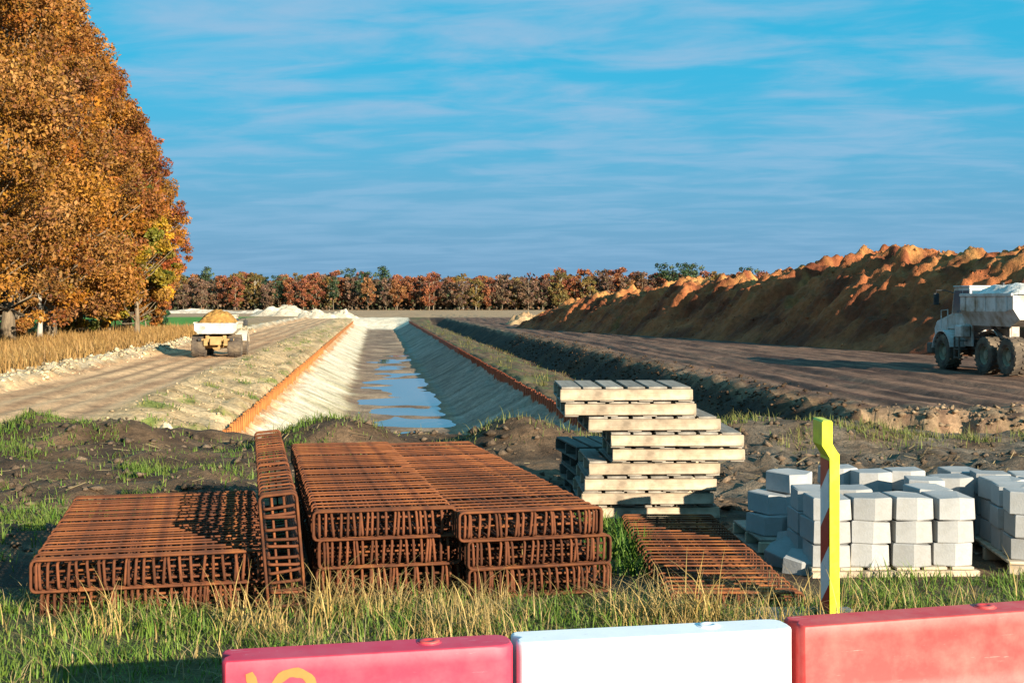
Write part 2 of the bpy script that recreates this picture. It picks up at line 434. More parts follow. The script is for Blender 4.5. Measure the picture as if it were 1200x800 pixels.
PILE_L, PILE_R, WATER_Z = -4.08, 6.2, -2.30
def plain_z(u, v):
    wob = 0.35 * fbm(u / 7.0, v * 0.0 + 3.1, 3, 5)
    vl = v + np.where(v < -5, wob, 0)                  # wobbly road edges on the left
    vr = v + np.where(v > 8, 0.9 * wob, 0)
    vv = np.where(v < 0, vl, vr)
    z = np.interp(vv, [-60, -13.6, -12.7, -12.0, -6.9, -6.2, -5.0, PILE_L - 0.10, PILE_L + 0.02, -1.4, -0.8, 1.0, 3.1, 3.8, PILE_R - 0.02, PILE_R + 0.10, 8.5, 10.2, 11.3, 13.2, 13.9, 30],
                  [0.30, 0.38, 0.34, 0.0, 0.0, -0.10, -0.42, -0.58, -0.98, -2.20, -2.30, -2.34, -2.30, -2.22, -0.90, -0.58, -0.80, -1.20, -1.50, -0.14, 0.0, 0.0])
    # sand bars across the bed
    bed = sstep(-2.4, -0.6, v) * (1 - sstep(2.6, 4.2, v))
    bars = fbm(u / 5.5 + 2.2, v / 5.5, 3, 11)
    z = z + bed * (0.16 * bars + 0.055 + 0.16 * sstep(118, 142, u) - 0.035 * sstep(115, 60, u))
    # gullies on both sand slopes
    sl = sstep(-4.3, -3.9, v) * (1 - sstep(-2.2, -1.2, v)) + sstep(3.2, 4.2, v) * (1 - sstep(6.0, 6.3, v))
    z = z + sl * (0.05 * fbm(u / 0.9, v / 5.0, 3, 21))
    # sand washed up unevenly against the pile walls, soil spilling over their tops
    nw = fbm(u / 1.1, v * 0 + 0.7, 4, 25)
    z = z + 0.26 * nw * (np.exp(-((v + 3.85) / 0.28) ** 2) * (v > PILE_L) + np.exp(-((v - 5.95) / 0.28) ** 2) * (v < PILE_R))
    z = z + np.clip(0.22 * fbm(u / 1.6, v * 0 + 2.7, 4, 27), -0.05, 0.2) * (np.exp(-((v + 4.5) / 0.45) ** 2) * (v < PILE_L) + np.exp(-((v - 6.6) / 0.45) ** 2) * (v > PILE_R))
    # rough left bank
    bk = sstep(-7.4, -6.4, v) * (1 - sstep(-4.5, -4.15, v))
    z = z + bk * (0.20 * fbm(u / 1.3 + v * 0.5, v / 2.2, 4, 31) + 0.05)
    # crumbly lip between the left road and the dry grass
    lp = sstep(-14.2, -13.2, v) * (1 - sstep(-12.2, -11.7, v))
    z = z + lp * (0.20 * fbm(u / 0.7, v / 0.5, 3, 35))
    # right bank and berm
    rb = sstep(9.5, 10.4, v) * (1 - sstep(13.4, 14.6, v))
    z = z + rb * (0.17 * fbm(u / 1.1, v / 1.4, 5, 41))
    br = sstep(6.35, 6.9, v) * (1 - sstep(9.5, 10.5, v))
    z = z + br * (0.16 * fbm(u / 1.5, v / 1.2, 3, 43))
    # wheel ruts
    mw = 0.35 * fbm(u / 14.0, 0.3, 2, 51)
    for c, d, w in ((-11.2, .06, .35), (-9.9, .07, .3), (-8.9, .06, .35), (-7.7, .05, .3)):
        z = z - d * np.exp(-((v - c - mw) / w) ** 2)
    onr = sstep(13.2, 14.2, v) * (1 - sstep(31, 36, v))
    mr = 0.8 * fbm(u / 18.0, 4.3, 2, 53)
    for c, d, w in ((14.9, .08, .22), (16.4, .06, .2), (17.7, .11, .25), (19.6, .07, .2), (20.9, .10, .25), (22.6, .07, .22), (24.3, .05, .25), (27.0, .06, .25)):
        z = z - onr * d * np.exp(-((v - c - mr) / w) ** 2) + onr * 0.5 * d * np.exp(-((v - c - mr - 2.0 * w) / w) ** 2)
    z = z + onr * 0.05 * fbm(u / 2.6, v / 0.5, 4, 55)
    # canal ends in a sand ramp far away
    e = sstep(232, 248, u)
    flat = -0.1 + 0.12 * fbm(u / 4, v / 3, 3, 61)
    inside = (v > -7) & (v < 13.3)
    z = np.where(inside, z * (1 - e) + flat * e, z)
    # the right road is cut off in front by a ragged face
    s = sstep(32.0, 33.2, u + 1.3 * fbm(v / 1.8, u / 3, 4, 71))
    low = -1.2 + 0.1 * fbm(u / 1.5, v / 1.5, 3, 73)
    z = np.where(v > 10.4, low * (1 - s) + z * s + 0.35 * s * (1 - s) * 4 * fbm(u / 0.8, v / 0.8, 3, 75), z)
    return z

BUMPS = [(-2.42, 17.0, 0.75, 0.9, 0.34), (-1.9, 16.6, 0.5, 0.6, 0.16), (0.05, 17.0, 0.62, 0.9, 0.40), (0.55, 16.6, 0.45, 0.6, 0.14),
         (-6.4, 17.8, 1.3, 0.9, 0.26), (-5.2, 17.6, 0.8, 0.8, 0.12), (3.7, 17.9, 0.9, 0.9, 0.24), (4.75, 17.7, 0.8, 0.8, 0.18), (2.7, 18.0, 0.8, 0.8, 0.14),
         (-4.0, 17.6, 0.7, 1.2, -0.16), (-0.95, 17.3, 0.5, 1.3, -0.08), (-8.6, 16.5, 1.5, 1.0, 0.10)]
def fore_z(x, y):
    z = np.interp(y, [-60, 6.8, 8.0, 9.5, 11.5, 18, 60], [1.25, 1.23, 1.14, 1.08, 1.0, 0.98, 0.98])
    for (bx, by, sx, sy, h) in BUMPS:
        z = z + h * np.exp(-((x - bx) / sx) ** 2 - ((y - by) / sy) ** 2)
    a = sstep(10.5, 13, y)
    z = z + (0.012 + 0.055 * a) * fbm(x / 0.8, y / 0.8, 4, 81) + 0.03 * a * fbm(x / 0.2, y / 0.2, 2, 83)
    # left: broken hummocky soil
    lw = sstep(-2.6, -3.6, x) * sstep(8.0, 10.0, y)
    z = z + lw * 0.09 * fbm(x / 0.7, y / 0.9, 4, 85)
    # tracks behind the blocks
    rw = sstep(1.4, 2.2, x) * sstep(12.2, 13.0, y) * (1 - sstep(15.6, 16.6, y))
    z = z + rw * (0.055 * np.sin(x * 17 + 2 * pnoise(x, y * 2, 3)) * np.sin(y * 8.0) + 0.05 * fbm(x / 0.35, y / 0.3, 2, 87))
    return z

def fore_w(x, y):
    return 1 - sstep(18.6, 25.0, y + 0.5 * fbm(x / 1.5, y / 3, 2, 91))

def ground_z(x, y):
    x = np.asarray(x, float); y = np.asarray(y, float)
    u, v = to_uv(x, y)
    w = fore_w(x, y)
    return plain_z(u, v) * (1 - w) + fore_z(x, y) * w

def gz(x, y): return float(ground_z(np.array([x]), np.array([y]))[0])

def geo(a, b, s0, k):
    r = [a]; s = s0
    while r[-1] < b: r.append(r[-1] + s); s *= k
    return r

vc = np.arange(-15.5, 17.01, 0.15)
vr_ = np.array(geo(17.0, 60, 0.22, 1.02)[1:]); vr2 = np.array(geo(vr_[-1], 3000, 1.2, 1.22)[1:])
vl_ = np.array(geo(15.5, 45, 0.22, 1.035)[1:]); vl2 = np.array(geo(vl_[-1], 3000, 1.4, 1.22)[1:])
vs = np.concatenate([-vl2[::-1], -vl_[::-1], vc, vr_, vr2])
us = np.concatenate([[-300, -150, -70, -30, -15, -8, -4, -1, 1, 2, 3], np.arange(3.5, 27, 0.115), np.array(geo(27.0, 300, 0.13, 1.0125)), np.array(geo(304.0, 5200, 5.0, 1.12))])
U, V_ = np.meshgrid(us, vs, indexing='ij')
TX, TY = to_xy(U, V_)
TZ = ground_z(TX, TY)
TZ = np.where(U > 300, 0.0 + 0 * TZ, TZ)

def lerp3(a, b, t): return a + (b - a) * t[..., None]
def C3(*c): return np.array(c, float)
def terrain_colour(x, y, u, v):
    n1 = fbm(x / 3.0, y / 3.0, 4, 101); n2 = fbm(x / 0.6, y / 0.6, 3, 103)
    shp = x.shape
    # left field
    c = np.zeros(shp + (3,)) + C3(0.30, 0.20, 0.085)
    far = sstep(130, 180, u)
    c = lerp3(c, C3(0.36, 0.235, 0.13), far)
    mead = sstep(118, 128, u) * (1 - sstep(215, 235, u)) * sstep(-75, -68, v) * (1 - sstep(-22, -19.5, v + 1.5 * n1))
    c = lerp3(c, C3(0.085, 0.22, 0.03), mead)
    # right far field
    rf = sstep(14, 16, v) * sstep(100, 130, u)
    c = lerp3(c, C3(0.36, 0.235, 0.13), rf)
    # left road
    vv = v + 0.35 * fbm(u / 7.0, v * 0 + 3.1, 3, 5)
    rd = sstep(-12.6, -12.0, vv) * (1 - sstep(-7.2, -6.6, vv))
    track = 0.5 + 0.5 * np.clip(np.sin((v + 0.35 * fbm(u / 14.0, 0.3 + 0 * u, 2, 51)) * 2 * PI / 1.15) + 0.6 * fbm(u / 9, v / 0.4, 3, 105), -1, 1)
    rc = lerp3(np.zeros(shp + (3,)) + C3(0.62, 0.385, 0.205), C3(0.38, 0.22, 0.115), track)
    c = lerp3(c, rc, rd)
    lip = sstep(-13.6, -13.2, v) * (1 - sstep(-12.6, -12.0, v + 0.3 * n2))
    c = lerp3(c, C3(0.52, 0.44, 0.31), lip * np.clip(0.75 + 0.8 * n2, 0, 1))
    # left bank
    bk = sstep(-7.3, -6.7, vv) * (1 - sstep(-4.2, -4.05, v))
    bc = lerp3(np.zeros(shp + (3,)) + C3(0.52, 0.37, 0.205), C3(0.32, 0.215, 0.105), np.clip(0.5 + 0.9 * fbm(u / 0.9, v / 3.0, 3, 107), 0, 1))
    bc = lerp3(bc, C3(0.13, 0.17, 0.03), np.clip(2.2 * fbm(u / 2.0, v / 1.0, 3, 109) - 0.75, 0, 0.9))
    c = lerp3(c, bc, bk)
    # sand slopes
    sl = sstep(-4.15, -4.0, v) * (1 - sstep(-1.9, -0.9, v + 0.5 * n1))
    sc_ = lerp3(np.zeros(shp + (3,)) + C3(0.66, 0.56, 0.41), C3(0.44, 0.37, 0.22), np.clip(0.25 + 0.8 * fbm(u / 1.1, v / 6.0, 4, 111) + 0.28 * (v + 3.2) * (1 - sstep(60, 90, u)), 0, 1))
    c = lerp3(c, sc_, sl)
    # rust-stained sand under the pile wall
    st = sstep(-4.15, -4.0, v) * (1 - sstep(-3.9, -3.55, v + 0.35 * n2))
    c = lerp3(c, C3(0.46, 0.20, 0.06), st * 0.8)
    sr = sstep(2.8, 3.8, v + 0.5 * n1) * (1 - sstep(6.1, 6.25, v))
    src = lerp3(np.zeros(shp + (3,)) + C3(0.30, 0.27, 0.215), C3(0.19, 0.165, 0.12), np.clip(0.4 + 0.8 * fbm(u / 1.1, v / 6.0, 4, 113), 0, 1))  # right slope: pale sand too, its shade put into a darker colour
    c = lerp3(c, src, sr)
    bed = sstep(-1.9, -0.9, v + 0.5 * n1) * (1 - sstep(2.8, 3.8, v + 0.5 * n1))
    mud = lerp3(np.zeros(shp + (3,)) + C3(0.30, 0.21, 0.135), C3(0.17, 0.11, 0.075), np.clip(0.5 + n1, 0, 1))
    c = lerp3(c, mud, bed)
    # right berm: weeds and soil
    br = sstep(6.2, 6.4, v) * (1 - sstep(9.8, 10.6, v + 0.5 * n1))
    brc = lerp3(np.zeros(shp + (3,)) + C3(0.12, 0.08, 0.045), C3(0.07, 0.10, 0.03), np.clip(0.1 + 1.1 * fbm(u / 2.5, v / 1.5, 3, 115), 0, 0.8))
    c = lerp3(c, brc, br)
    rb = sstep(9.8, 10.6, v + 0.5 * n1) * (1 - sstep(12.9, 13.6, v + 0.3 * n1))
    rbc = lerp3(np.zeros(shp + (3,)) + C3(0.075, 0.044, 0.025), C3(0.035, 0.022, 0.014), np.clip(0.5 + n1 + 0.5 * n2, 0, 1))
    c = lerp3(c, rbc, rb)
    ed = sstep(12.6, 13.2, v + 0.3 * n1) * (1 - sstep(13.6, 14.6, v + 0.5 * n1))
    rr = sstep(12.9, 13.6, v + 0.3 * n1) * (1 - sstep(33, 40, v)) * (1 - sstep(230, 260, u))
    rrc = lerp3(np.zeros(shp + (3,)) + C3(0.20, 0.112, 0.07), C3(0.075, 0.04, 0.027), np.clip(0.5 + 1.1 * fbm(u / 12.0, v / 0.7, 4, 117), 0, 1))
    c = lerp3(c, rrc, rr)
    c = lerp3(c, C3(0.24, 0.155, 0.09), ed * np.clip(0.3 + 0.9 * n2, 0, 1))
    # the broken face of the road, near end
    face = sstep(10.0, 11.5, v) * sstep(28.5, 31.0, u + n1) * (1 - sstep(33.5, 35.0, u + n1))
    c = lerp3(c, C3(0.25, 0.17, 0.10), face * np.clip(0.55 + 0.9 * n2, 0, 1))
    # end ramp of the canal
    e = sstep(231, 236, u) * (1 - sstep(250, 262, u)) * sstep(-4.5, -4.0, v) * (1 - sstep(6.0, 6.5, v))
    c = lerp3(c, C3(0.62, 0.53, 0.39), e)
    endm = sstep(248, 256, u) * sstep(-15, -14, v)
    c = lerp3(c, C3(0.36, 0.235, 0.13), endm)
    # foreground soil
    fs = lerp3(np.zeros(shp + (3,)) + C3(0.135, 0.084, 0.047), C3(0.05, 0.032, 0.02), np.clip(0.5 + 0.9 * fbm(x / 0.9, y / 0.9, 4, 119), 0, 1))
    fs = lerp3(fs, C3(0.15, 0.115, 0.08), sstep(1.2, 2.2, x) * sstep(11, 12.5, y) * np.clip(0.6 + n2, 0, 1))
    fs = lerp3(fs, C3(0.075, 0.085, 0.03), (1 - sstep(7.0, 8.0, y)) * 0.7)
    fw = 1 - sstep(18.6, 25.0, y + 0.5 * fbm(x / 1.5, y / 3, 2, 91))
    fw = sstep(0.15, 0.5, fw)
    c = lerp3(c, fs, fw)
    return np.clip(c, 0.01, 0.9)

TC = terrain_colour(TX, TY, U, V_)
nu, nv = U.shape
idx = np.arange(nu * nv).reshape(nu, nv)
FA = np.stack([idx[:-1, :-1], idx[1:, :-1], idx[1:, 1:], idx[:-1, 1:]], -1).reshape(-1, 4)
fu = 0.25 * (U[:-1, :-1] + U[1:, :-1] + U[1:, 1:] + U[:-1, 1:]).ravel()
fv = 0.25 * (V_[:-1, :-1] + V_[1:, :-1] + V_[1:, 1:] + V_[:-1, 1:]).ravel()
fx, fy = to_xy(fu, fv)
zone = np.zeros(len(FA), int)                          # 0 field
zone[(fv > 13.2)] = 1                                  # right road
zone[(fv > 36) | (fu > 250)] = 0
zone[(fv > -12.1) & (fv < -6.8) & (fu < 250)] = 2      # left road
zone[(fv >= -6.8) & (fv < PILE_L) & (fu < 250)] = 3    # left bank
zone[(fv >= PILE_L) & (fv < PILE_R) & (fu < 250)] = 4  # canal basin
zone[(fv >= PILE_R) & (fv < 13.2) & (fu < 250)] = 5    # right bank
zone[fore_w(fx, fy) > 0.3] = 6                         # verge
names = ['field', 'dirt_road_right', 'dirt_road_left', 'canal_bank_left', 'canal_bed', 'canal_bank_right', 'ground']
labs = ['flat tan field reaching to the far wood', 'rutted dark brown dirt road below the earth mound', 'sandy dirt road the small dumper drives on',
        'rough sandy bank above the orange pile wall', 'sandy canal basin with pale slopes and muddy bed', 'dark weedy earth bank beside the right road', 'dark soil ground around the stacked steel and pallets']
allV = np.stack([TX, TY, TZ], -1).reshape(-1, 3); allC = TC.reshape(-1, 3)
for k, nm in enumerate(names):
    f = FA[zone == k]
    if len(f) == 0: continue
    used, inv = np.unique(f.ravel(), return_inverse=True)
    me = mesh_np(nm, allV[used], inv.reshape(-1, 4), True, allC[used])
    o = link(nm, me, M['soil'] if k in (2, 3, 5, 6) else M['far_soil'] if k in (0,) else M['soil'])
    tag(o, labs[k], None, None, 'structure')

# water standing in the basin
wu = np.linspace(24, 168, 60); wv = np.linspace(-2.4, 4.6, 12)
WU, WV = np.meshgrid(wu, wv, indexing='ij'); wx, wy = to_xy(WU, WV)
wi = np.arange(WU.size).reshape(WU.shape)
me = mesh_np('water', np.stack([wx, wy, np.full_like(wx, WATER_Z)], -1).reshape(-1, 3),
             np.stack([wi[:-1, :-1], wi[1:, :-1], wi[1:, 1:], wi[:-1, 1:]], -1).reshape(-1, 4), True)
tag(link('water', me, M['water']), 'shallow blue puddles in the canal bed', None, None, 'structure')

# ------------------------------------------------------------------ spoil mound on the right
RX = np.array([60, 42, 30, 26.4, 20.8, 14.5, 8.1, 3.4]); RY = np.array([28, 52, 75, 90, 104, 120, 135, 147])
RH = np.array([5.6, 5.6, 6.0, 6.6, 5.0, 4.3, 3.5, 1.7]); RW = np.array([8.0, 8.2, 8.6, 9.2, 7.4, 6.6, 5.6, 4.0])
seg = np.concatenate([[0], np.cumsum(np.hypot(np.diff(RX), np.diff(RY)))])
LT = seg[-1] + 6
ss = np.arange(-2, LT, 0.2); tt = np.linspace(-1.12, 1.12, 190)
S2, T2 = np.meshgrid(ss, tt, indexing='ij')
rx = np.interp(S2, seg, RX); ry = np.interp(S2, seg, RY)
dS = 3.0
tx = np.interp(S2 + dS, seg, RX) - np.interp(S2 - dS, seg, RX); ty = np.interp(S2 + dS, seg, RY) - np.interp(S2 - dS, seg, RY)
ln = np.hypot(tx, ty) + 1e-6; nx, ny = -ty / ln, tx / ln       # pointing left/front
hw = np.interp(S2, seg, RW); hh = np.interp(S2, seg, RH) * (1 - sstep(LT - 8, LT - 0.5, S2))
off = T2 * hw
MX = rx + nx * off; MY = ry + ny * off
prof = np.clip(1 - np.abs(T2) ** 1.42, -0.2, 1)
prof = np.where(np.abs(T2) > 1, -0.12, prof)
heaps = np.zeros_like(S2)
hr = np.random.default_rng(21)
for c in np.arange(0, LT, 4.6):
    cc = c + hr.uniform(-1.4, 1.4); cw = hr.uniform(2.2, 4.4); ct = hr.uniform(-0.1, 0.45)
    heaps = np.maximum(heaps, hr.uniform(0.4, 1.15) * np.exp(-((S2 - cc) / cw) ** 2 - ((T2 - ct) / 0.5) ** 2))
gul = 1.15 * fbm(S2 / 3.0 - 0.9 * T2, T2 * 0.9, 3, 131) + 0.55 * fbm(S2 / 0.9 - 1.6 * T2, T2 * 2.0, 3, 134) + 0.62 * fbm(S2 / 1.2, off / 1.2, 5, 133)
lump = np.clip(fbm(S2 / 1.4, off / 1.4, 3, 135), 0, 1) * 0.22
MZ = hh * prof * 0.93 + (heaps * 0.9 + (gul + lump) * 0.75) * np.clip(prof * 1.6, 0, 1) * np.clip(hh / 4, 0, 1) - 0.35
MZ += 0.16 * fbm(S2 / 0.8, off / 0.8, 4, 137) * np.clip(prof * 3, 0, 1) + 0.05 * np.abs(fbm(S2 / 0.5, off / 0.5, 2, 138))
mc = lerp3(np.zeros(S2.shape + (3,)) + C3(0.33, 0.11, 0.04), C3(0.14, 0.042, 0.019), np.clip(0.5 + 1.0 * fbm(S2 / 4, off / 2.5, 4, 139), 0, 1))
mc = lerp3(mc, C3(0.52, 0.25, 0.08), np.clip(0.3 + 1.2 * fbm(S2 / 2.5, off / 1.6, 3, 141) - 0.1 + 0.4 * sstep(100, 125, S2), 0, 0.9) * sstep(0.5, 0.12, np.abs(T2)))  # lighter orange towards the crest: sunlight put into the soil colour
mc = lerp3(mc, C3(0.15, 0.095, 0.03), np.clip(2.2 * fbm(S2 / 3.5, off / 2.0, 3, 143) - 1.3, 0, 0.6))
mi = np.arange(S2.size).reshape(S2.shape)
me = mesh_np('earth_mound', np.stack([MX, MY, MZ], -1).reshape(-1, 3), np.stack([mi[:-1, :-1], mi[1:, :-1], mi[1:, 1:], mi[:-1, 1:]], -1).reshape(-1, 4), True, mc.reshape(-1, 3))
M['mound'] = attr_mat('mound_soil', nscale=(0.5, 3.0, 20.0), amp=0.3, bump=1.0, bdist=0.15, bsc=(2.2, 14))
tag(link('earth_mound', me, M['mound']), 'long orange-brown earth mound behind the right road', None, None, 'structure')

# ------------------------------------------------------------------ small sand heaps
def heap(name, x, y, rx_, ry_, h, rot, label, colour, seed, cat='sand heap', group=None, base=None):
    a = np.linspace(0, 2 * PI, 49)[:-1]; rr = np.linspace(0, 1, 22)
    A, Q = np.meshgrid(a, rr, indexing='ij')
    k = 1 + 0.25 * pnoise(np.cos(A) * 2 + seed, np.sin(A) * 2, seed)
    lx = np.cos(A) * Q * rx_ * k; ly = np.sin(A) * Q * ry_ * k
    z = h * (1 - Q ** 1.3) * (1 + 0.5 * fbm(lx / rx_ * 2.5 + seed, ly / ry_ * 2.5, 4, seed)) + 0.14 * h * fbm(lx * 3 / rx_ * 2, ly * 3 / ry_ * 2, 3, seed + 5) * (1 - Q)
    z = z - 0.12 * h * Q - 0.02
    vi = np.arange(A.size).reshape(A.shape)
    nx_ = np.roll(vi, -1, 0)
    f = np.stack([vi[:, :-1], vi[:, 1:], nx_[:, 1:], nx_[:, :-1]], -1).reshape(-1, 4)
    n = 0.5 + 0.7 * fbm(lx / rx_ * 3, ly / ry_ * 3, 3, seed + 9)
    c = lerp3(np.zeros(A.shape + (3,)) + C3(*colour), C3(*colour) * 0.72, np.clip(n, 0, 1))
    me = mesh_np(name, np.stack([lx, ly, z], -1).reshape(-1, 3), f, True, c.reshape(-1, 3))
    o = link(name, me, M['soil'], None, (x, y, gz(x, y) if base is None else base), (0, 0, rot))
    tag(o, label, cat, group)
    return o
def at(px, y): return (px - 600) / 1500.0 * y
heap('sand_heap', at(333, 235), 235, 6.5, 3.5, 1.9, 0, 'tallest white sand heap at the far end of the left road', (0.50, 0.43, 0.32), 3, group='white sand heaps')
heap('sand_heap', at(372, 232), 232, 5.0, 3.0, 1.45, 0, 'low white sand heap beside the tallest far one', (0.50, 0.43, 0.32), 5, group='white sand heaps')
heap('sand_heap', at(400, 245), 245, 4.0, 3.0, 1.5, 0, 'white sand heap at the far corner of the canal', (0.50, 0.43, 0.32), 8, group='white sand heaps')
heap('sand_heap', at(235, 300), 300, 16, 3.0, 0.9, 0, 'long low white sand ridge beyond the green meadow', (0.50, 0.44, 0.35), 11, group='white sand heaps')
heap('sand_heap', at(300, 290), 290, 6, 3.0, 0.9, 0, 'short white sand ridge between the meadow ridge and the heaps', (0.50, 0.44, 0.35), 13, group='white sand heaps')
heap('sand_heap', at(195, 29.5), 29.5, 0.55, 0.5, 0.42, 0.3, 'pale sand lump at the near end of the left bank', (0.60, 0.50, 0.33), 15)
heap('sand_heap', at(617, 168), 168, 3.2, 3.0, 1.6, 0, 'small lit earth lump at the far tip of the mound', (0.42, 0.28, 0.15), 17)
heap('sand_heap', at(975, 83), 82, 1.3, 1.0, 0.8, 0, 'small earth clump at the foot of the mound', (0.36, 0.22, 0.11), 19)

# ------------------------------------------------------------------ sheet pile walls
def pile_mesh():
    # one trough-shaped pile, 0.6 m along x, stands on z 0 .. 0.55
    pr = [(0, 0), (0.10, 0), (0.16, 0.07), (0.40, 0.07), (0.46, 0), (0.595, 0)]
    b = MB(); t = 0.014
    poly = pr + [(x, y - t) for x, y in pr[::-1]]
    V = []; n = len(poly)
    for z in (-0.55, 0.0): V += [(x, y, z) for x, y in poly]
    F = [tuple(range(n, 2 * n))]
    for i in range(n):
        j = (i + 1) % n; F.append((i, j, j + n, i + n))
    return b.add(V, F).mesh('pile')
ang = math.atan2(CY, CX)
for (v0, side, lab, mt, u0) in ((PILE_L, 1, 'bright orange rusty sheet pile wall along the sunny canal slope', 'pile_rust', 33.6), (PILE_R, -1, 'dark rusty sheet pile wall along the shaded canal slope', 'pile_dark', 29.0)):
    x, y = to_xy(u0, v0)
    root = empty('sheet_pile_wall', (x, y, -0.54), (0, 0, ang)); tag(root, lab, 'pile wall', 'sheet pile walls along the canal')
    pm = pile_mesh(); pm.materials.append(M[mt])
    nall = int((246 - u0) / 0.6); b = MB()
    prr = random.Random(4)
    for i in range(nall):
        # local x runs along the canal, local +y is to the left of it
        if i < 110:
            o = link('pile', pm, None, root, (i * 0.6, -side * 0.02, prr.uniform(-0.05, 0.03)), (prr.uniform(-.05, .05), prr.uniform(-.02, .02), 0))
            o.scale = (1, -side, 1)
        else:
            zt = prr.uniform(-0.015, 0.015)
            b.box(i * 0.6, i * 0.6 + 0.597, -side * 0.02 - 0.01, -side * 0.02 + 0.06, -0.55 + zt, zt)
    tag(b.build('far_pile_row', M[mt], root), kind='stuff')

# ------------------------------------------------------------------ rusty reinforcement cages
def rrect(a0, a1, b0, b1, r, k=3):
    pts = []
    for (cx_, cy_, s) in ((a1 - r, b1 - r, 0), (a0 + r, b1 - r, PI / 2), (a0 + r, b0 + r, PI), (a1 - r, b0 + r, 1.5 * PI)):
        for i in range(k + 1):
            t = s + (PI / 2) * i / k; pts.append((cx_ + r * math.cos(t), cy_ + r * math.sin(t)))
    return pts
BR = 0.0085; HR = 0.0058
def make_cage(origin, W, L, H, yaw, pitch, roll, label, nh, nl, seed, group='rusty steel cages', hoops_in=None):
    """origin = front-left-bottom corner; x across, y away, z up"""
    rr = random.Random(seed)
    root = empty('reinforcement_cage', origin, (pitch, roll, yaw)); tag(root, label, 'steel cage', group)
    hm = mesh_py('hoop', *ring_tube([(p, 0, q) for p, q in rrect(0, W, 0, H, 0.022)], HR, 6, True), smooth=True); hm.materials.append(M['rust'])
    eh = mesh_py('end_hoop', *ring_tube([(p, 0, q) for p, q in rrect(-0.002, W + 0.002, -0.001, H + 0.001, 0.026)], BR, 6, True), smooth=True); eh.materials.append(M['rust'])
    hb = mesh_py('lengthwise_bar', *ring_tube([(0, p, q) for p, q in rrect(0.0, L, 0.016, H - 0.016, 0.022)], BR, 6, True), smooth=True); hb.materials.append(M['rust'])
    cb = mesh_py('cross_bar', *ring_tube([(0.02, 0, 0), (W * 0.5, 0, 0.002), (W - 0.02, 0, 0)], BR * 0.85, 6), smooth=True); cb.materials.append(M['rust'])
    ys = [0.006, 0.028, 0.052] + [0.10 + (L - 0.20) * (i + rr.uniform(-.16, .16)) / (nh - 1) for i in range(nh)] + [L - 0.03, L - 0.006]
    for q, y in enumerate(ys):
        edge = q in (0, 1, len(ys) - 1)
        link('end_hoop' if edge else 'hoop', eh if edge else hm, None, root, (rr.uniform(-.004, .004), y, rr.uniform(-.002, .002)), (rr.uniform(-.03, .03), 0, rr.uniform(-.006, .006)))
    # lengthwise bars: uneven spacing, some in touching pairs
    xs = []; x = 0.03
    while x < W - 0.03:
        xs.append(x)
        if rr.random() < 0.3: xs.append(x + 0.021)
        x += (W - 0.06) / nl * rr.uniform(0.75, 1.3)
    for x in xs:
        link('lengthwise_bar', hb, None, root, (x, rr.uniform(-0.012, 0.006), rr.uniform(-.003, .003)), (0, rr.uniform(-0.11, 0.11) * (0.5 if x < .08 or x > W - .08 else 1), rr.uniform(-.004, .004)))
    for zf in (0.33, 0.66):
        for y in (0.045, 0.21, L - 0.05):
            link('cross_bar', cb, None, root, (0, y + rr.uniform(-.02, .02), H * zf + rr.uniform(-.01, .01)), (0, rr.uniform(-.01, .01), 0))
    return root
HC = 0.165
# pair of stacks in the middle; three layers each
g0 = 1.205
yl = math.atan2(-0.0, 0.82) + 0.20
for lay in range(3):
    nm = ('bottom', 'middle', 'top')[lay]
    dx = (0.015, 0.03, 0.0)[lay]
    make_cage((-1.135 + dx, 7.36 - 0.01 * lay, g0 + lay * HC), 0.82, 3.58, HC - 0.004, 0.205, 0, 0,
              nm + ' rusty cage of the central left stack', 31, 18, 30 + lay)
    dx = (0.06, 0.05, 0.0)[lay]
    make_cage((-0.30 + dx, 7.33 + dx * 0.3, g0 - 0.004 + lay * HC), 0.85, 3.64, HC - 0.004, 0.215 + 0.03, 0, -0.012 * 0,
              nm + ' rusty cage of the central right stack beside the pallets', 31, 17, 40 + lay)
# wide pair lying at the far left
make_cage((-2.50, 6.80, 1.195), 1.16, 2.25, HC, 0.02 + 0.21, 0, 0, 'lower of the two wide rusty cages at far left, half in grass', 26, 21, 50)
make_cage((-2.545, 6.76, 1.195 + HC + 0.006), 1.235, 2.30, HC, 0.02 + 0.21, 0, 0, 'upper wide rusty cage at far left, shadow on its right half', 26, 23, 51)
# cage standing on its long edge: turned so its height lies across
make_cage((-1.105, 6.90, 1.19), 0.69, 3.45, 0.195, 0.205, 0, -PI / 2 - 0.085, 'rusty cage standing upright on its long edge between the stacks', 26, 12, 60)
# single one in front of the pallets
make_cage((0.87, 7.0, 1.20), 0.72, 3.15, 0.11, 0.0, -0.030, 0.0, 'single rusty cage lying flat between pallets and concrete blocks', 25, 6, 70)

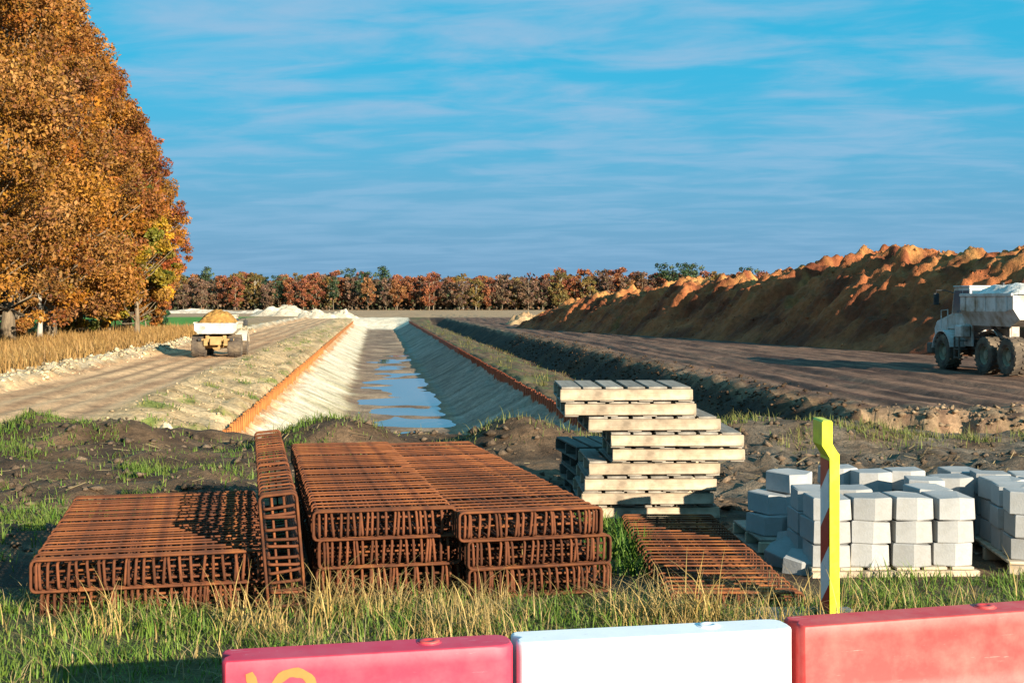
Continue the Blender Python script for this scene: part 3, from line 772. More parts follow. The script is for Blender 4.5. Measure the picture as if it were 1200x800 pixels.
# ------------------------------------------------------------------ pallets
def make_pallet(name, x, y, z, W, D, H, yaw, label, seed, group, nb=6, deck='old_wood', side='wood'):
    rr = random.Random(seed)
    root = empty(name, (x, y, z), (0, 0, yaw)); tag(root, label, 'pallet', group)
    tb = 0.018; bb = 0.014; sh = H - tb - bb - 0.004
    for k, yy in enumerate((0.0, D / 2 - 0.02, D - 0.045)):
        b = MB().box(0, W, 0, 0.045, 0, sh, 0.004)
        # chipped ends: nudge a few corners
        for vtx in b.V: vtx += Vector((rr.uniform(-.004, .004), rr.uniform(-.002, .002), rr.uniform(-.002, .002)))
        b.build('stringer', M[side], root, loc=(0, yy, bb + 0.002))
    bw = W / nb
    for i in range(nb):
        w = bw - rr.uniform(0.022, 0.04)
        b = MB().box(0, w, 0.028, D + 0.004, 0, tb, 0.003)
        b.build('deck_board', M[deck], root, loc=(i * bw + 0.008 + rr.uniform(-.005, .005), rr.uniform(-.012, .006), bb + sh + 0.0035), rot=(0, 0, rr.uniform(-.006, .006)))
    for i in range(4):
        w = 0.12
        MB().box(0, w, 0.022, D - 0.002, 0, bb, 0.002).build('bottom_board', M[deck], root, loc=(i * (W - w) / 3, 0, 0), rot=(0, 0, 0))
    return root
PH = 0.1290
py0 = 11.05
tops = [657, 662, 690, 716, 718, 690, 685, 682, 690]     # from the top down
words = ['topmost', 'second from top', 'third from top', 'fourth from top', 'fifth from top', 'fourth from bottom', 'third from bottom', 'second from bottom', 'bottom']
gp = 1.005
for i, px in enumerate(tops):
    z = gp + (8 - i) * PH
    yy = py0 + (0.0, 0.02, -0.01, -0.06, 0.0, 0.03, 0.0, 0.02, 0.05)[i]
    make_pallet('pallet', (px - 600) / 1500 * yy, yy, z, 1.145, 1.0, PH, (0.0, 0.01, 0.015, -0.02, -0.01, 0.01, -0.01, 0.0, 0.02)[i] + 0.03,
                words[i] + ' wooden pallet in the tall stack', 100 + i, 'pallets in the tall stack')
# older pallets pushed in behind the stack; the stack's shade is put into their wood colour
for j, (px, yy, z, lab) in enumerate(((664, 12.05, gp, 'lowest shade-coloured weathered pallet sticking out behind the tall stack'), (662, 12.05, gp + PH, 'second shade-coloured weathered pallet from the ground behind the tall stack'), (668, 12.1, gp + 2 * PH, 'third shade-coloured weathered pallet from the ground behind the tall stack'), (664, 12.05, gp + 3 * PH, 'uppermost shade-coloured weathered pallet sticking out behind the tall stack'))):
    make_pallet('pallet', (px - 600) / 1500 * yy + 0.10, yy + 0.12, z, 0.8, 1.0, PH, 0.08 + 0.03 * j, lab, 140 + j, 'shade-coloured weathered pallets behind the stack', 5, 'shaded_wood', 'shaded_wood')

# ------------------------------------------------------------------ concrete blocks on pallets
def block_mesh(w, d, h, p, seed):
    """six-sided block, front and back slightly pointed, chamfered"""
    rr = random.Random(seed)
    base = [(-w / 2, -d / 2 + p), (0.02 * w, -d / 2), (w / 2, -d / 2 + p), (w / 2, d / 2 - p), (0, d / 2), (-w / 2, d / 2 - p)]
    c = 0.007
    V = []; F = []; n = len(base)
    def inset(k): return [(x * (1 - k / (w / 2)), y * (1 - k / (d / 2))) for x, y in base]
    for (z, k) in ((0, c), (c, 0), (h - c, 0), (h, c)):
        V += [(x, y, z) for x, y in inset(k)]
    # cast faces are never quite true: jitter, and knock a corner or two
    V = [(x + rr.uniform(-.003, .003), y + rr.uniform(-.003, .003), z + rr.uniform(-.0025, .0015)) for x, y, z in V]
    for q in range(2):
        i = rr.randrange(n)
        for l_, f_ in ((3, 0.90), (2, 0.965)): V[l_ * n + i] = (V[l_ * n + i][0] * f_, V[l_ * n + i][1] * f_, V[l_ * n + i][2] - (0.010 if l_ == 3 else 0.004))
    F.append(tuple(range(n - 1, -1, -1))); F.append(tuple(3 * n + i for i in range(n)))
    for l in range(3):
        for i in range(n):
            j = (i + 1) % n; F.append((l * n + i, l * n + j, (l + 1) * n + j, (l + 1) * n + i))
    me = mesh_py('concrete_block', V, F); me.materials.append(M['concrete'])
    return me
BW, BD, BH = 0.248, 0.34, 0.148
BM = [block_mesh(BW, BD, BH, p, i) for i, p in enumerate((0.04, 0.03, 0.048, 0.035, 0.044, 0.028, 0.05, 0.038))]
blk_r = random.Random(77)
def block(x, y, z, yaw, label, group, rx=0, ry=0, s=1.0):
    o = link('concrete_block', blk_r.choice(BM), None, None, (x, y, z), (rx, ry, yaw)); tag(o, label, 'concrete block', group)
    return o
lay_w = ['bottom', 'middle', 'top']
ordw = ['leftmost', 'second', 'third', 'fourth', 'fifth']
# front pallet (A)
ax0, ay0, az0, ayaw = (950 - 600) / 1500 * 8.3, 8.22, 1.075, 0.05
PA = 0.112
make_pallet('block_pallet', ax0 - 0.01, ay0, az0, 1.10, 0.80, PA, ayaw, 'low pallet under the front stack of concrete blocks', 150, 'pallets under the concrete blocks', 6, 'wood')
def rot2(x, y, a): return x * math.cos(a) - y * math.sin(a), x * math.sin(a) + y * math.cos(a)
for r_ in range(2):
    for c_ in range(4):
        for l_ in range(3):
            if r_ == 1 and l_ == 2 and c_ in (2,): continue
            if r_ == 1 and l_ < 2 and c_ > 0: continue        # wholly hidden inside
            lx = 0.135 + c_ * 0.270 + blk_r.uniform(-.006, .006) + (0.012 if l_ == 2 else 0); ly = 0.17 + 0.02 + r_ * 0.36 + blk_r.uniform(-.012, .012)
            dx, dy = rot2(lx, ly, ayaw)
            lab = '%s-layer concrete block, %s from the left, %s row of the front block stack' % (lay_w[l_], ordw[c_] if c_ else 'first', 'front' if r_ == 0 else 'rear')
            block(ax0 + dx, ay0 + dy, az0 + PA + 0.001 + l_ * (BH + 0.001), ayaw + blk_r.uniform(-.09, .07) + (0.12 if (r_ == 1 and c_ == 3) else 0), lab, 'blocks of the front stack')
# rear pallet (B)
bx0, by0, bz0 = (892 - 600) / 1500 * 9.45, 9.30, 1.07
make_pallet('block_pallet', bx0 - 0.05, by0 - 0.05, bz0, 1.35, 0.85, PA, 0.06, 'low pallet under the rear heap of concrete blocks', 151, 'pallets under the concrete blocks', 6, 'old_wood')
B = [(905, 9.45, 0, 0.35, 'bottom block at the left corner of the rear block heap'), (940, 9.40, 0, 0.2, 'bottom block, second from left corner of the rear heap'),
     (975, 9.5, 0, 0.05, 'bottom block of the rear heap, behind the yellow beacon'), (1018, 9.55, 0, 0.02, 'bottom block of the rear heap, below the pair of upright ones'), (1060, 9.6, 0, -0.02, 'bottom block at the right of the rear heap'),
     (907, 9.5, 1, 0.45, 'second-layer block at the left corner of the rear heap'), (942, 9.46, 1, -0.35, 'second-layer block turned sideways in the rear heap, half in shadow'),
     (982, 9.6, 1, 0.0, 'second-layer block behind the yellow beacon in the rear heap'), (1024, 9.65, 1, 0.03, 'second-layer block of the rear heap, left one under the upright pair'), (1066, 9.68, 1, 0.0, 'second-layer block of the rear heap, right one under the upright pair'),
     (928, 9.55, 2, 0.62, 'topmost block turned cornerwise at the left of the rear heap'), (985, 9.85, 2, 0.0, 'topmost rear block just right of the yellow beacon'),
     (1024, 9.6, 2, 0.04, 'topmost rear block, left of the upright pair'), (1064, 9.7, 2, -0.03, 'topmost rear block, right of the upright pair')]
for (px, yy, l_, yaw, lab) in B:
    block((px - 600) / 1500 * yy, yy + 0.1, bz0 + PA + 0.001 + l_ * (BH + 0.001), yaw, lab, 'blocks of the rear heap')
block((925 - 600) / 1500 * 8.75, 8.75, gz(1.9, 8.75) - 0.02, 0.7, 'loose block tilted in the grass left of the block stacks', 'loose blocks', 0.25, -0.3)
block((937 - 600) / 1500 * 8.95, 9.0, gz(2.0, 9.0) + 0.03, 0.2, 'loose block leaning behind the tilted one in the grass', 'loose blocks', -0.2, 0.25)
block((940 - 600) / 1500 * 8.55, 8.5, gz(1.95, 8.5) - 0.03, -0.4, 'loose block half sunk in grass beside the front block stack', 'loose blocks', 0.1, 0.12)
# middle rear pair and right pallet (C)
cx0, cy0, cz0, cyaw = (1184 - 600) / 1500 * 8.42, 8.36, 1.08, -0.10
make_pallet('block_pallet', cx0 - 0.03, cy0, cz0, 1.15, 1.25, PA + 0.01, cyaw, 'raised pallet under the right stack of concrete blocks', 152, 'pallets under the concrete blocks', 6, 'wood')
for r_ in range(4):
    for c_ in range(4):
        for l_ in range(3):
            if l_ < 2 and c_ > 0 and r_ > 0: continue
            if c_ > 2: continue
            lx = 0.135 + c_ * 0.272 + blk_r.uniform(-.01, .01); ly = 0.19 + r_ * 0.30 * 1.0 + blk_r.uniform(-.01, .01)
            dx, dy = rot2(lx, ly, cyaw)
            lab = '%s-layer block, %s from left, %s row of the right block stack' % (lay_w[l_], 'first' if c_ == 0 else ordw[c_], ('front', 'second', 'third', 'back')[r_])
            o = block(cx0 + dx, cy0 + dy, cz0 + PA + 0.011 + l_ * (BH + 0.001), cyaw + blk_r.uniform(-.06, .06) + (0.2 if (r_ == 2 and l_ == 2) else 0), lab, 'blocks of the right stack')
            o.scale = (1, 0.86, 1)
for (px, yy, l_, yaw, lab) in ((1108, 9.35, 2, 0.05, 'top block in the gap between the front and right stacks'), (1108, 9.35, 1, 0.05, 'second-layer block in the gap between the front and right stacks'), (1120, 9.72, 0, 0.1, 'bottom block in the gap row beside the right stack'), (1078, 9.2, 2, -0.15, 'top block just behind the front stack, third column'), (1078, 9.2, 1, -0.1, 'second-layer block just behind the front stack, third column'), (1078, 9.2, 0, -0.1, 'bottom block just behind the front stack, third column'), (1108, 9.35, 0, 0.05, 'bottom block in the gap between the front and right stacks'),
                               (1120, 9.72, 2, 0.1, 'top block in the gap row, nearest the right stack'), (1120, 9.72, 1, 0.1, 'second-layer block in the gap row beside the right stack')):
    block((px - 600) / 1500 * yy + 0.03, yy, 1.08 + PA + l_ * (BH + .001), yaw, lab, 'blocks between the stacks')

# ------------------------------------------------------------------ road barriers
def make_barrier(p0, p1, ztop, mat, label, seed, capmat):
    x0, y0 = p0; x1, y1 = p1
    Lb = math.hypot(x1 - x0, y1 - y0); yaw = math.atan2(y1 - y0, x1 - x0)
    zb = 1.24; Hb = ztop - zb
    root = empty('road_barrier', (x0, y0, zb), (0, 0, yaw)); tag(root, label, 'road barrier', 'barriers along the road edge')
    T = 0.155
    # plan outline: notch at the left end, rounded tongue at the right end
    def outline(grow, inset):
        y_a, y_b = -grow + inset, T + grow - inset
        xs, xe = 0.0 + inset, Lb - inset
        pts = [(xs + 0.012, y_a), ]
        for i in range(9):
            t = -PI / 2 + PI * i / 8
            cy_ = (y_a + y_b) / 2; ryy = (y_b - y_a) / 2
            # squarish rounded end
            ct, st = math.cos(t), math.sin(t)
            pts.append((xe - 0.075 + 0.075 * math.copysign(abs(ct) ** 0.6, ct), cy_ + ryy * math.copysign(abs(st) ** 0.6, st)))
        pts += [(xs + 0.012, y_b), (xs, y_b - 0.015), (xs + 0.0, (y_a + y_b) / 2 + 0.03), (xs + 0.02, (y_a + y_b) / 2), (xs + 0.0, (y_a + y_b) / 2 - 0.03), (xs, y_a + 0.015)]
        return pts
    levels = [(0.0, 0.11, 0), (0.10, 0.11, 0), (0.17, 0.075, 0), (0.24, 0.012, 0), (0.30, 0.004, 0), (Hb - 0.05, 0.0, 0), (Hb - 0.010, 0.0, 0.0), (Hb - 0.003, 0.0, 0.003), (Hb, 0.0, 0.009)]
    V = []; F = []; n = len(outline(0, 0))
    for (z, g, i) in levels: V += [(x, y, z) for x, y in outline(g, i)]
    for l in range(len(levels) - 1):
        for i in range(n):
            j = (i + 1) % n; F.append((l * n + i, l * n + j, (l + 1) * n + j, (l + 1) * n + i))
    F.append(tuple(range(n - 1, -1, -1))); F.append(tuple((len(levels) - 1) * n + i for i in range(n)))
    b = MB().add(V, F); o = b.build('body', mat, root)
    for p in o.data.polygons: p.use_smooth = len(p.vertices) == 4
    md = o.modifiers.new('edges', 'EDGE_SPLIT'); md.split_angle = R(40)
    c = MB().lathe([(0.0, 0.036), (0.005, 0.036), (0.008, 0.032), (0.008, 0.016), (0.006, 0.014), (0.006, 0.0001)], 24, 'z')
    c.build('filler_cap', capmat, root, True, (Lb * 0.71, T * 0.62, Hb - 0.001))
    s = MB().lathe([(0.0, 0.042), (0.002, 0.042), (0.003, 0.037)], 24, 'z')
    s.build('cap_ring', mat, root, False, (Lb * 0.71, T * 0.62, Hb - 0.0005))
    return root, Lb, Hb
ZT = EYE - 1.15
def onp(px, py): d = 1.15 * 1500 / (py - 354); return ((px - 600) / 1500 * d, d)
bl, LL, HB = make_barrier(onp(260, 775), onp(604.5, 755), ZT, M['pink'], 'pinkish red plastic road barrier with orange paint scrawl, leftmost', 1, M['red'])
make_barrier(onp(608, 753), onp(933, 736), ZT, M['white_plastic'], 'white plastic road barrier between the two red ones', 2, M['white_plastic'])
make_barrier(onp(940, 734), onp(1262, 711), ZT, M['red'], 'scuffed light red plastic road barrier at right, beside the beacon', 3, M['red'])
# sprayed scrawl on the left barrier (paint film a few tenths of a millimetre proud)
def stroke(pts, w, y):
    V = []; F = []
    n = len(pts)
    for i, (x, z) in enumerate(pts):
        a = pts[max(i - 1, 0)]; c = pts[min(i + 1, n - 1)]
        dx, dz = c[0] - a[0], c[1] - a[1]; l = math.hypot(dx, dz) + 1e-6
        ww = w * (0.75 if i in (0, n - 1) else 1) * (1 + 0.12 * math.sin(i * 1.7))
        V += [(x - dz / l * ww / 2, y, z + dx / l * ww / 2), (x + dz / l * ww / 2, y, z - dx / l * ww / 2)]
    for i in range(n - 1): F.append((2 * i, 2 * i + 1, 2 * i + 3, 2 * i + 2))
    return V, F
b = MB()
b.add(*stroke([(0.085, HB - 0.040), (0.092, HB - 0.060), (0.100, HB - 0.085), (0.106, HB - 0.13), (0.108, HB - 0.17)], 0.030, -0.0025))
arc = [(0.165 + 0.062 - 0.062 * math.cos(t), HB - 0.105 + 0.058 * math.sin(t)) for t in np.linspace(-0.9, PI + 0.6, 22)]
b.add(*stroke(arc, 0.030, -0.0025))
b.build('paint_scrawl', M['spray'], bl)

# ------------------------------------------------------------------ yellow beacon
bcx, bcy = (972.5 - 600) / 1500 * 6.6, 6.6
gb = gz(bcx, bcy)
root = empty('guide_beacon', (bcx, bcy, gb)); tag(root, 'bright yellow guide beacon with red and white stripes, seen edge-on', 'beacon')
fb = MB().prism([(-0.36, -0.02), (0.20, -0.02), (0.20, 0.012), (0.17, 0.03), (-0.33, 0.03), (-0.36, 0.012)], 'y', -0.08, 0.30)
fb.box(-0.03, 0.085, -0.02, 0.23, 0.03, 0.045, 0.006)
fb.build('foot', M['rubber_grey'], root)
z0, zt_ = 0.042, 0.885
BWD = 0.20
b = MB().prism([(0.0, z0), (0.050, z0), (0.050, zt_), (0.040, zt_ + 0.012), (0.014, zt_ + 0.055), (0.014, zt_ + 0.165), (0.006, zt_ + 0.175), (-0.032, zt_ + 0.175), (-0.040, zt_ + 0.165), (-0.040, zt_ + 0.045), (-0.02, zt_ + 0.015), (0.0, zt_ - 0.02)], 'y', 0.0, BWD)
b.build('board', M['yellow'], root)
b = MB()
nb_ = [zt_ - 0.035, zt_ - 0.075, zt_ - 0.275, zt_ - 0.475, zt_ - 0.675, z0 + 0.02]
dr = 0.13
def cl(z): return max(z0 + 0.015, min(zt_ - 0.03, z))
for i in range(5):
    za, zb2 = nb_[i], nb_[i + 1]
    pl = [(0.012, cl(za)), (0.012, cl(zb2)), (BWD - 0.012, cl(zb2 - dr)), (BWD - 0.012, cl(za - dr))]
    if i == 0: pl[3] = (BWD - 0.012, cl(za))
    if i == 4: pl[2] = (BWD - 0.012, cl(z0))
    q = MB().prism(pl, 'x', -0.0035, -0.0005)
    q.build('stripe', M['stripe_red'] if i % 2 == 0 else M['stripe_white'], root)

# ------------------------------------------------------------------ dump trucks
def wheel(root, x, y, z, rad, wid, side, segs=20, rimr=0.5):
    w = empty('wheel', (x, y, z), (0, 0, 0), root)
    key = ('tyre', rad, wid, side)
    if key not in WM:
        h = wid / 2; b = MB()
        b.lathe([(-h * 0.8, rad * rimr), (-h, rad * 0.62), (-h * 0.98, rad * 0.86), (-h * 0.82, rad * 0.955), (h * 0.82, rad * 0.955), (h * 0.98, rad * 0.86), (h, rad * 0.62), (h * 0.8, rad * rimr)], 40, 'x')
        for i in range(segs):
            for sg in (-1, 1):
                a0 = 2 * PI * (i + (0.5 if sg > 0 else 0)) / segs
                pts = []
                for (t, da) in ((0.03, 0.0), (0.97, 0.20)):
                    for dd in (-0.055, 0.055):
                        for r_ in (rad * 0.94, rad * (1.0 if t < .9 else 0.985)):
                            a = a0 + da + dd; pts.append((sg * h * t, r_ * math.cos(a), r_ * math.sin(a)))
                b.add(pts, [(0, 1, 3, 2), (4, 6, 7, 5), (0, 4, 5, 1), (2, 3, 7, 6), (1, 5, 7, 3), (0, 2, 6, 4)])
        me = b.mesh('tyre'); me.materials.append(M['tyre'])
        rb = MB(); s = side
        rb.lathe([(s * h * 0.72, rad * (rimr + 0.03)), (s * h * 0.80, rad * (rimr - 0.02)), (s * h * 0.35, rad * (rimr - 0.07)), (s * h * 0.30, rad * 0.26), (s * h * 0.62, rad * 0.22), (s * h * 0.66, rad * 0.10), (s * h * 0.66, 0.001)], 24, 'x')
        for i in range(10):
            a = 2 * PI * i / 10; cyy, czz = rad * 0.33 * math.cos(a), rad * 0.33 * math.sin(a)
            rb.box(min(s * h * 0.28, s * h * 0.42), max(s * h * 0.28, s * h * 0.42), cyy - 0.022, cyy + 0.022, czz - 0.022, czz + 0.022)
        rm = rb.mesh('rim'); rm.materials.append(M['rim'])
        WM[key] = (me, rm)
    me, rm = WM[key]
    t = link('tyre', me, None, w); t.rotation_euler = (random.uniform(0, 6), 0, 0)
    link('rim', rm, None, w)
    return w
WM = {}

def skip_body(W, y0, y1, zb, zt, tail, wall=0.06, nose=0.4, rise=0.35):
    """open hopper; W top width; floor narrower; chute rising at the tail"""
    b = MB()
    wb = W * 0.80
    # side profile points (y, z) of floor line from front to tail
    fl = [(y1 - nose * 0.3, zb + 0.10), (y1 - nose - 0.3, zb), (y0 + tail * 1.3, zb), (y0, zb + rise)]
    # outer shell as loft of sections
    def sect(y, zf, zt_l):
        return [(-W / 2, y, zt_l), (-W / 2, y, zf + (zt_l - zf) * 0.45), (-wb / 2, y, zf), (wb / 2, y, zf), (W / 2, y, zf + (zt_l - zf) * 0.45), (W / 2, y, zt_l)]
    def sect_in(y, zf, zt_l):
        w2, wb2 = W - 2 * wall, wb - 2 * wall
        return [(w2 / 2, y, zt_l), (w2 / 2, y, zf + wall + (zt_l - zf - wall) * 0.45), (wb2 / 2, y, zf + wall), (-wb2 / 2, y, zf + wall), (-w2 / 2, y, zf + wall + (zt_l - zf - wall) * 0.45), (-w2 / 2, y, zt_l)]
    secs = [sect(y, z, zt - (0.10 if i == 3 else 0)) + sect_in(y + (0 if i not in (0, 3) else (-wall if i == 0 else wall)), z, zt - (0.10 if i == 3 else 0)) for i, (y, z) in enumerate(fl)]
    V = [p for s_ in secs for p in s_]; F = []; n = 12
    for i in range(3):
        for k in range(n):
            k2 = (k + 1) % n; F.append((i * n + k, i * n + k2, (i + 1) * n + k2, (i + 1) * n + k))
    for e in (0, 3):
        o = e * n; F.append((o, o + 1, o + 2, o + 3, o + 4, o + 5)); F.append((o + 6, o + 7, o + 8, o + 9, o + 10, o + 11))
    # close the walls' ends at the rims
        F.append((o + 5, o + 6, o + 11, o))
    b.add(V, F)
    return b

def make_truck(name, loc, yaw, label, big):
    root = empty(name, loc, (0, 0, yaw)); tag(root, label, 'dump truck')
    if big:
        W, rad, tw = 2.9, 0.78, 0.66; axles = (0.0, 1.9, 5.7); paint = M['truck_white']; ch = M['chassis']
        sk = (-0.55, 4.1, 1.95, 3.28, 0.6)
    else:
        W, rad, tw = 2.6, 0.60, 0.72; axles = (0.0, 3.2); paint = M['truck_cream']; ch = M['chassis_tan']
        sk = (-0.75, 2.2, 1.22, 1.88, 0.35)
    hx = W / 2 - tw / 2
    for ya in axles:
        for s in (-1, 1): wheel(root, s * hx, ya, rad, rad, tw, s, 20 if big else 18)
        MB().tube([(-hx + tw / 2 - 0.1, ya, rad), (hx - tw / 2 + 0.1, ya, rad)], 0.16 if big else 0.13, 10).build('axle', ch, root)
        MB().lathe([(-0.25, 0.05), (-0.22, 0.24), (0.22, 0.24), (0.25, 0.05)], 14, 'y', (0, ya - (0.05), rad)).build('axle_housing', ch, root)
    zf = rad + 0.22
    b = MB()
    for s in (-1, 1): b.box(s * 0.45 - 0.09, s * 0.45 + 0.09, axles[0] - (0.55 if big else 0.62), axles[-1] - 1.3, zf, zf + 0.34, 0.015)
    for yy in (axles[0] - 0.5, 0.9, axles[-1] - 1.6): b.box(-0.36, 0.36, yy - 0.08, yy + 0.08, zf + 0.04, zf + 0.28)
    b.build('frame', ch, root)
    # articulation and front frame
    MB().box(-0.4, 0.4, axles[-1] - 1.35, axles[-1] + (1.7 if big else 0.9), rad + 0.1, rad + 0.55, 0.03).build('front_frame', ch, root)
    body = skip_body(W * (0.98 if big else 0.86), sk[0], sk[1], sk[2], sk[3], sk[4], nose=0.5, rise=0.28 if big else 0.06)
    so = body.build('skip', paint, root)
    hw_ = W * (0.98 if big else 0.86) / 2
    # stiffening ribs and rim rail, parts of the skip
    for s in (-1, 1):
        MB().box(s * hw_ - 0.05, s * hw_ + 0.05, sk[0] + 0.06, sk[1] - 0.16, sk[3] - 0.13, sk[3] - 0.01, 0.012).build('rim_rail', paint, so)
        nr = 5 if big else 3
        for k in range(nr):
            yy = sk[0] + 0.5 + k * (sk[1] - sk[0] - 1.1) / (nr - 1)
            MB().box(s * hw_ - 0.035, s * hw_ + 0.035, yy - 0.05, yy + 0.05, sk[2] + (sk[3] - sk[2]) * 0.46, sk[3] - 0.13, 0.008).build('rib', paint, so)
        # tipping ram
        MB().tube([(s * 0.72, 1.0 if big else 0.6, zf + 0.2), (s * 0.80, 2.6 if big else 1.5, sk[2] + 0.12)], 0.075, 10).tube([(s * 0.72, 0.9 if big else 0.5, zf + 0.15), (s * 0.76, 1.8 if big else 1.0, (zf + sk[2]) / 2 + 0.15)], 0.105, 10).build('ram', ch, root)
        # mudguards behind the cab and front fenders
        yf = axles[-1]
        arc_o = [(yf + (rad + 0.16) * math.cos(t), rad + (rad + 0.16) * math.sin(t)) for t in np.linspace(0.15, PI - 0.25, 12)]
        arc_i = [(yf + (rad + 0.10) * math.cos(t), rad + (rad + 0.10) * math.sin(t)) for t in np.linspace(0.15, PI - 0.25, 12)]
        xa, xb = (s * (W / 2 - tw - 0.02), s * (W / 2 + 0.02))
        MB().prism(arc_o + arc_i[::-1], 'x', min(xa, xb), max(xa, xb)).build('fender', paint, root)
        if big:
            # side body panel between fender and cab, with step
            MB().prism([(yf - 1.7, 1.05), (yf - 0.95, 1.05), (yf - 0.95, 1.55), (yf - 0.55, 1.75), (yf + 0.55, 1.78), (yf + 1.0, 1.50), (yf + 1.75, 1.42), (yf + 1.80, 2.02), (yf + 0.3, 2.35), (yf - 1.7, 2.35)], 'x', s * 0.86 if s < 0 else 0.80, s * 0.80 if s < 0 else 0.86).build('hood_side', paint, root)
            st = MB(); x_in = s * 0.95; x_out = s * 1.38
            for k in range(3): st.box(min(x_in, x_out), max(x_in, x_out), yf - 1.45, yf - 1.05, 0.55 + k * 0.36, 0.59 + k * 0.36)
            st.box(min(s * 1.30, s * 1.36), max(s * 1.30, s * 1.36), yf - 1.50, yf - 1.44, 0.5, 1.45); st.box(min(s * 1.30, s * 1.36), max(s * 1.30, s * 1.36), yf - 1.06, yf - 1.0, 0.5, 1.45)
            st.build('steps', M['chassis'], root)
            MB().box(min(s * 0.88, s * 1.30), max(s * 0.88, s * 1.30), yf - 1.62, yf - 0.95, 1.42, 1.95, 0.05).build('tank', paint, root)
    # tailgate plate on the small truck
    if not big:
        MB().prism([(-hw_ + 0.02, sk[3] - 0.06), (-hw_ + 0.02, sk[2] + 0.22), (-hw_ + 0.22, sk[2] + 0.04), (hw_ - 0.22, sk[2] + 0.04), (hw_ - 0.02, sk[2] + 0.22), (hw_ - 0.02, sk[3] - 0.06)], 'y', sk[0] - 0.055, sk[0] - 0.012).build('tailgate', M['truck_white'], root)
        d = MB().lathe([(0, 0.10), (-0.006, 0.10), (-0.006, 0.0005)], 20, 'y')
        d.build('speed_disc', simple('faded_red_disc', [(0.3, (0.62, 0.20, 0.17)), (0.7, (0.7, 0.3, 0.25))], 6), root, loc=(-hw_ + 0.50, sk[0] - 0.057, (sk[2] + sk[3]) / 2 + 0.02))
        MB().box(-0.95, 0.95, sk[0] + 0.12, sk[0] + 0.22, rad + 0.28, rad + 0.40, 0.02).box(-0.30, 0.30, sk[0] - 0.02, sk[0] + 0.12, rad + 0.05, rad + 0.42, 0.03).box(-0.62, -0.42, sk[0] + 0.05, sk[0] + 0.13, rad + 0.02, rad + 0.36, 0.01).box(0.42, 0.62, sk[0] + 0.05, sk[0] + 0.13, rad + 0.02, rad + 0.36, 0.01).build('rear_beam', ch, root)
        for s in (-1, 1):
            MB().box(s * 0.83 - 0.09, s * 0.83 + 0.09, sk[0] + 0.06, sk[0] + 0.12, rad + 0.27, rad + 0.41, 0.01).build('tail_light', M['black'], root)
    # cab
    yf = axles[-1]
    if big:
        cy0_, cy1_, cz0_, cz1_, chw = yf - 1.35, yf + 0.25, 1.75, 3.58, 0.80
    else:
        cy0_, cy1_, cz0_, cz1_, chw = yf - 0.65, yf + 0.65, 1.05, 2.18, 0.72
    prof_ = [(cy0_, cz0_), (cy1_ + 0.12, cz0_), (cy1_ + 0.12, cz0_ + (cz1_ - cz0_) * 0.42), (cy1_ - 0.12, cz1_ - 0.1), (cy1_ - 0.2, cz1_ - 0.02), (cy0_ + 0.05, cz1_ - 0.02), (cy0_, cz1_ - 0.12)]
    cab = MB().prism(prof_, 'x', -chw, chw).build('cab', paint, root)
    zg0 = cz0_ + (cz1_ - cz0_) * 0.44; zg1 = cz1_ - 0.16
    for s in (-1, 1):
        pl = [(cy0_ + 0.10, zg0), (cy0_ + 0.62, zg0), (cy0_ + 0.62, zg1), (cy0_ + 0.10, zg1)]
        MB().prism(pl, 'x', *sorted((s * (chw + 0.004), s * (chw + 0.016)))).build('side_window', M['glass'], cab)
        pl = [(cy0_ + 0.70, zg0 - 0.1), (cy1_ + 0.02, zg0 - 0.1), (cy1_ - 0.16, zg1), (cy0_ + 0.70, zg1)]
        MB().prism(pl, 'x', *sorted((s * (chw + 0.004), s * (chw + 0.016)))).build('door_window', M['glass'], cab)
        MB().box(*sorted((s * (chw + 0.016), s * (chw + 0.05))), cy0_ + 0.72, cy0_ + 0.86, zg0 - 0.26, zg0 - 0.22).build('door_handle', M['black'], cab)
        # mirror on arm
        ym = cy1_ + 0.30
        xm = s * (W / 2 - 0.02) if big else s * (W / 2 - 0.22)
        MB().tube([(s * chw, cy1_ - 0.05, zg1 - 0.1), (s * (chw + 0.2), ym, zg1 + 0.02), (xm, ym, zg1 + 0.02), (xm, ym, zg1 - 0.12)], 0.022, 6).build('mirror_arm', M['black'], root)
        MB().box(xm - 0.12, xm + 0.12, ym - 0.05, ym + 0.05, zg1 - 0.62 if big else zg1 - 0.42, zg1 - 0.10, 0.03).build('mirror', M['black'], root)
    MB().box(-chw + 0.1, chw - 0.1, cy0_ - 0.016, cy0_ - 0.004, zg0, zg1, 0).build('rear_window', M['glass'], cab)
    MB().box(-chw - 0.04, chw + 0.04, cy0_ - 0.03, cy1_ - 0.08, cz1_ - 0.018, cz1_ + 0.05, 0.02).build('cab_roof', paint, cab)
    wsl = [(cy1_ + 0.125, zg0 + 0.02), (cy1_ - 0.105, cz1_ - 0.16), (cy1_ - 0.085, cz1_ - 0.155), (cy1_ + 0.145, zg0 + 0.02)]
    MB().prism(wsl, 'x', -chw + 0.08, chw - 0.08).build('windscreen', M['glass'], cab)
    # hood
    if big:
        MB().prism([(cy1_ + 0.13, 1.30), (yf + 2.05, 1.22), (yf + 2.12, 1.75), (yf + 1.85, 2.08), (cy1_ + 0.13, 2.42)], 'x', -0.79, 0.79).build('hood', paint, root)
        MB().box(-1.15, 1.15, yf + 1.75, yf + 2.2, 0.62, 1.12, 0.06).build('bumper', M['chassis'], root)
        MB().tube([(0.62, cy0_ - 0.12, 1.8), (0.62, cy0_ - 0.12, 3.75)], 0.07, 10).build('exhaust', M['black'], root)
        MB().tube([(-1.2, yf + 0.55, 1.75), (-1.2, yf + 0.55, 2.55), (-1.2, yf - 0.1, 2.6), (-1.2, yf - 0.1, 1.8)], 0.025, 6).build('handrail', paint, root)
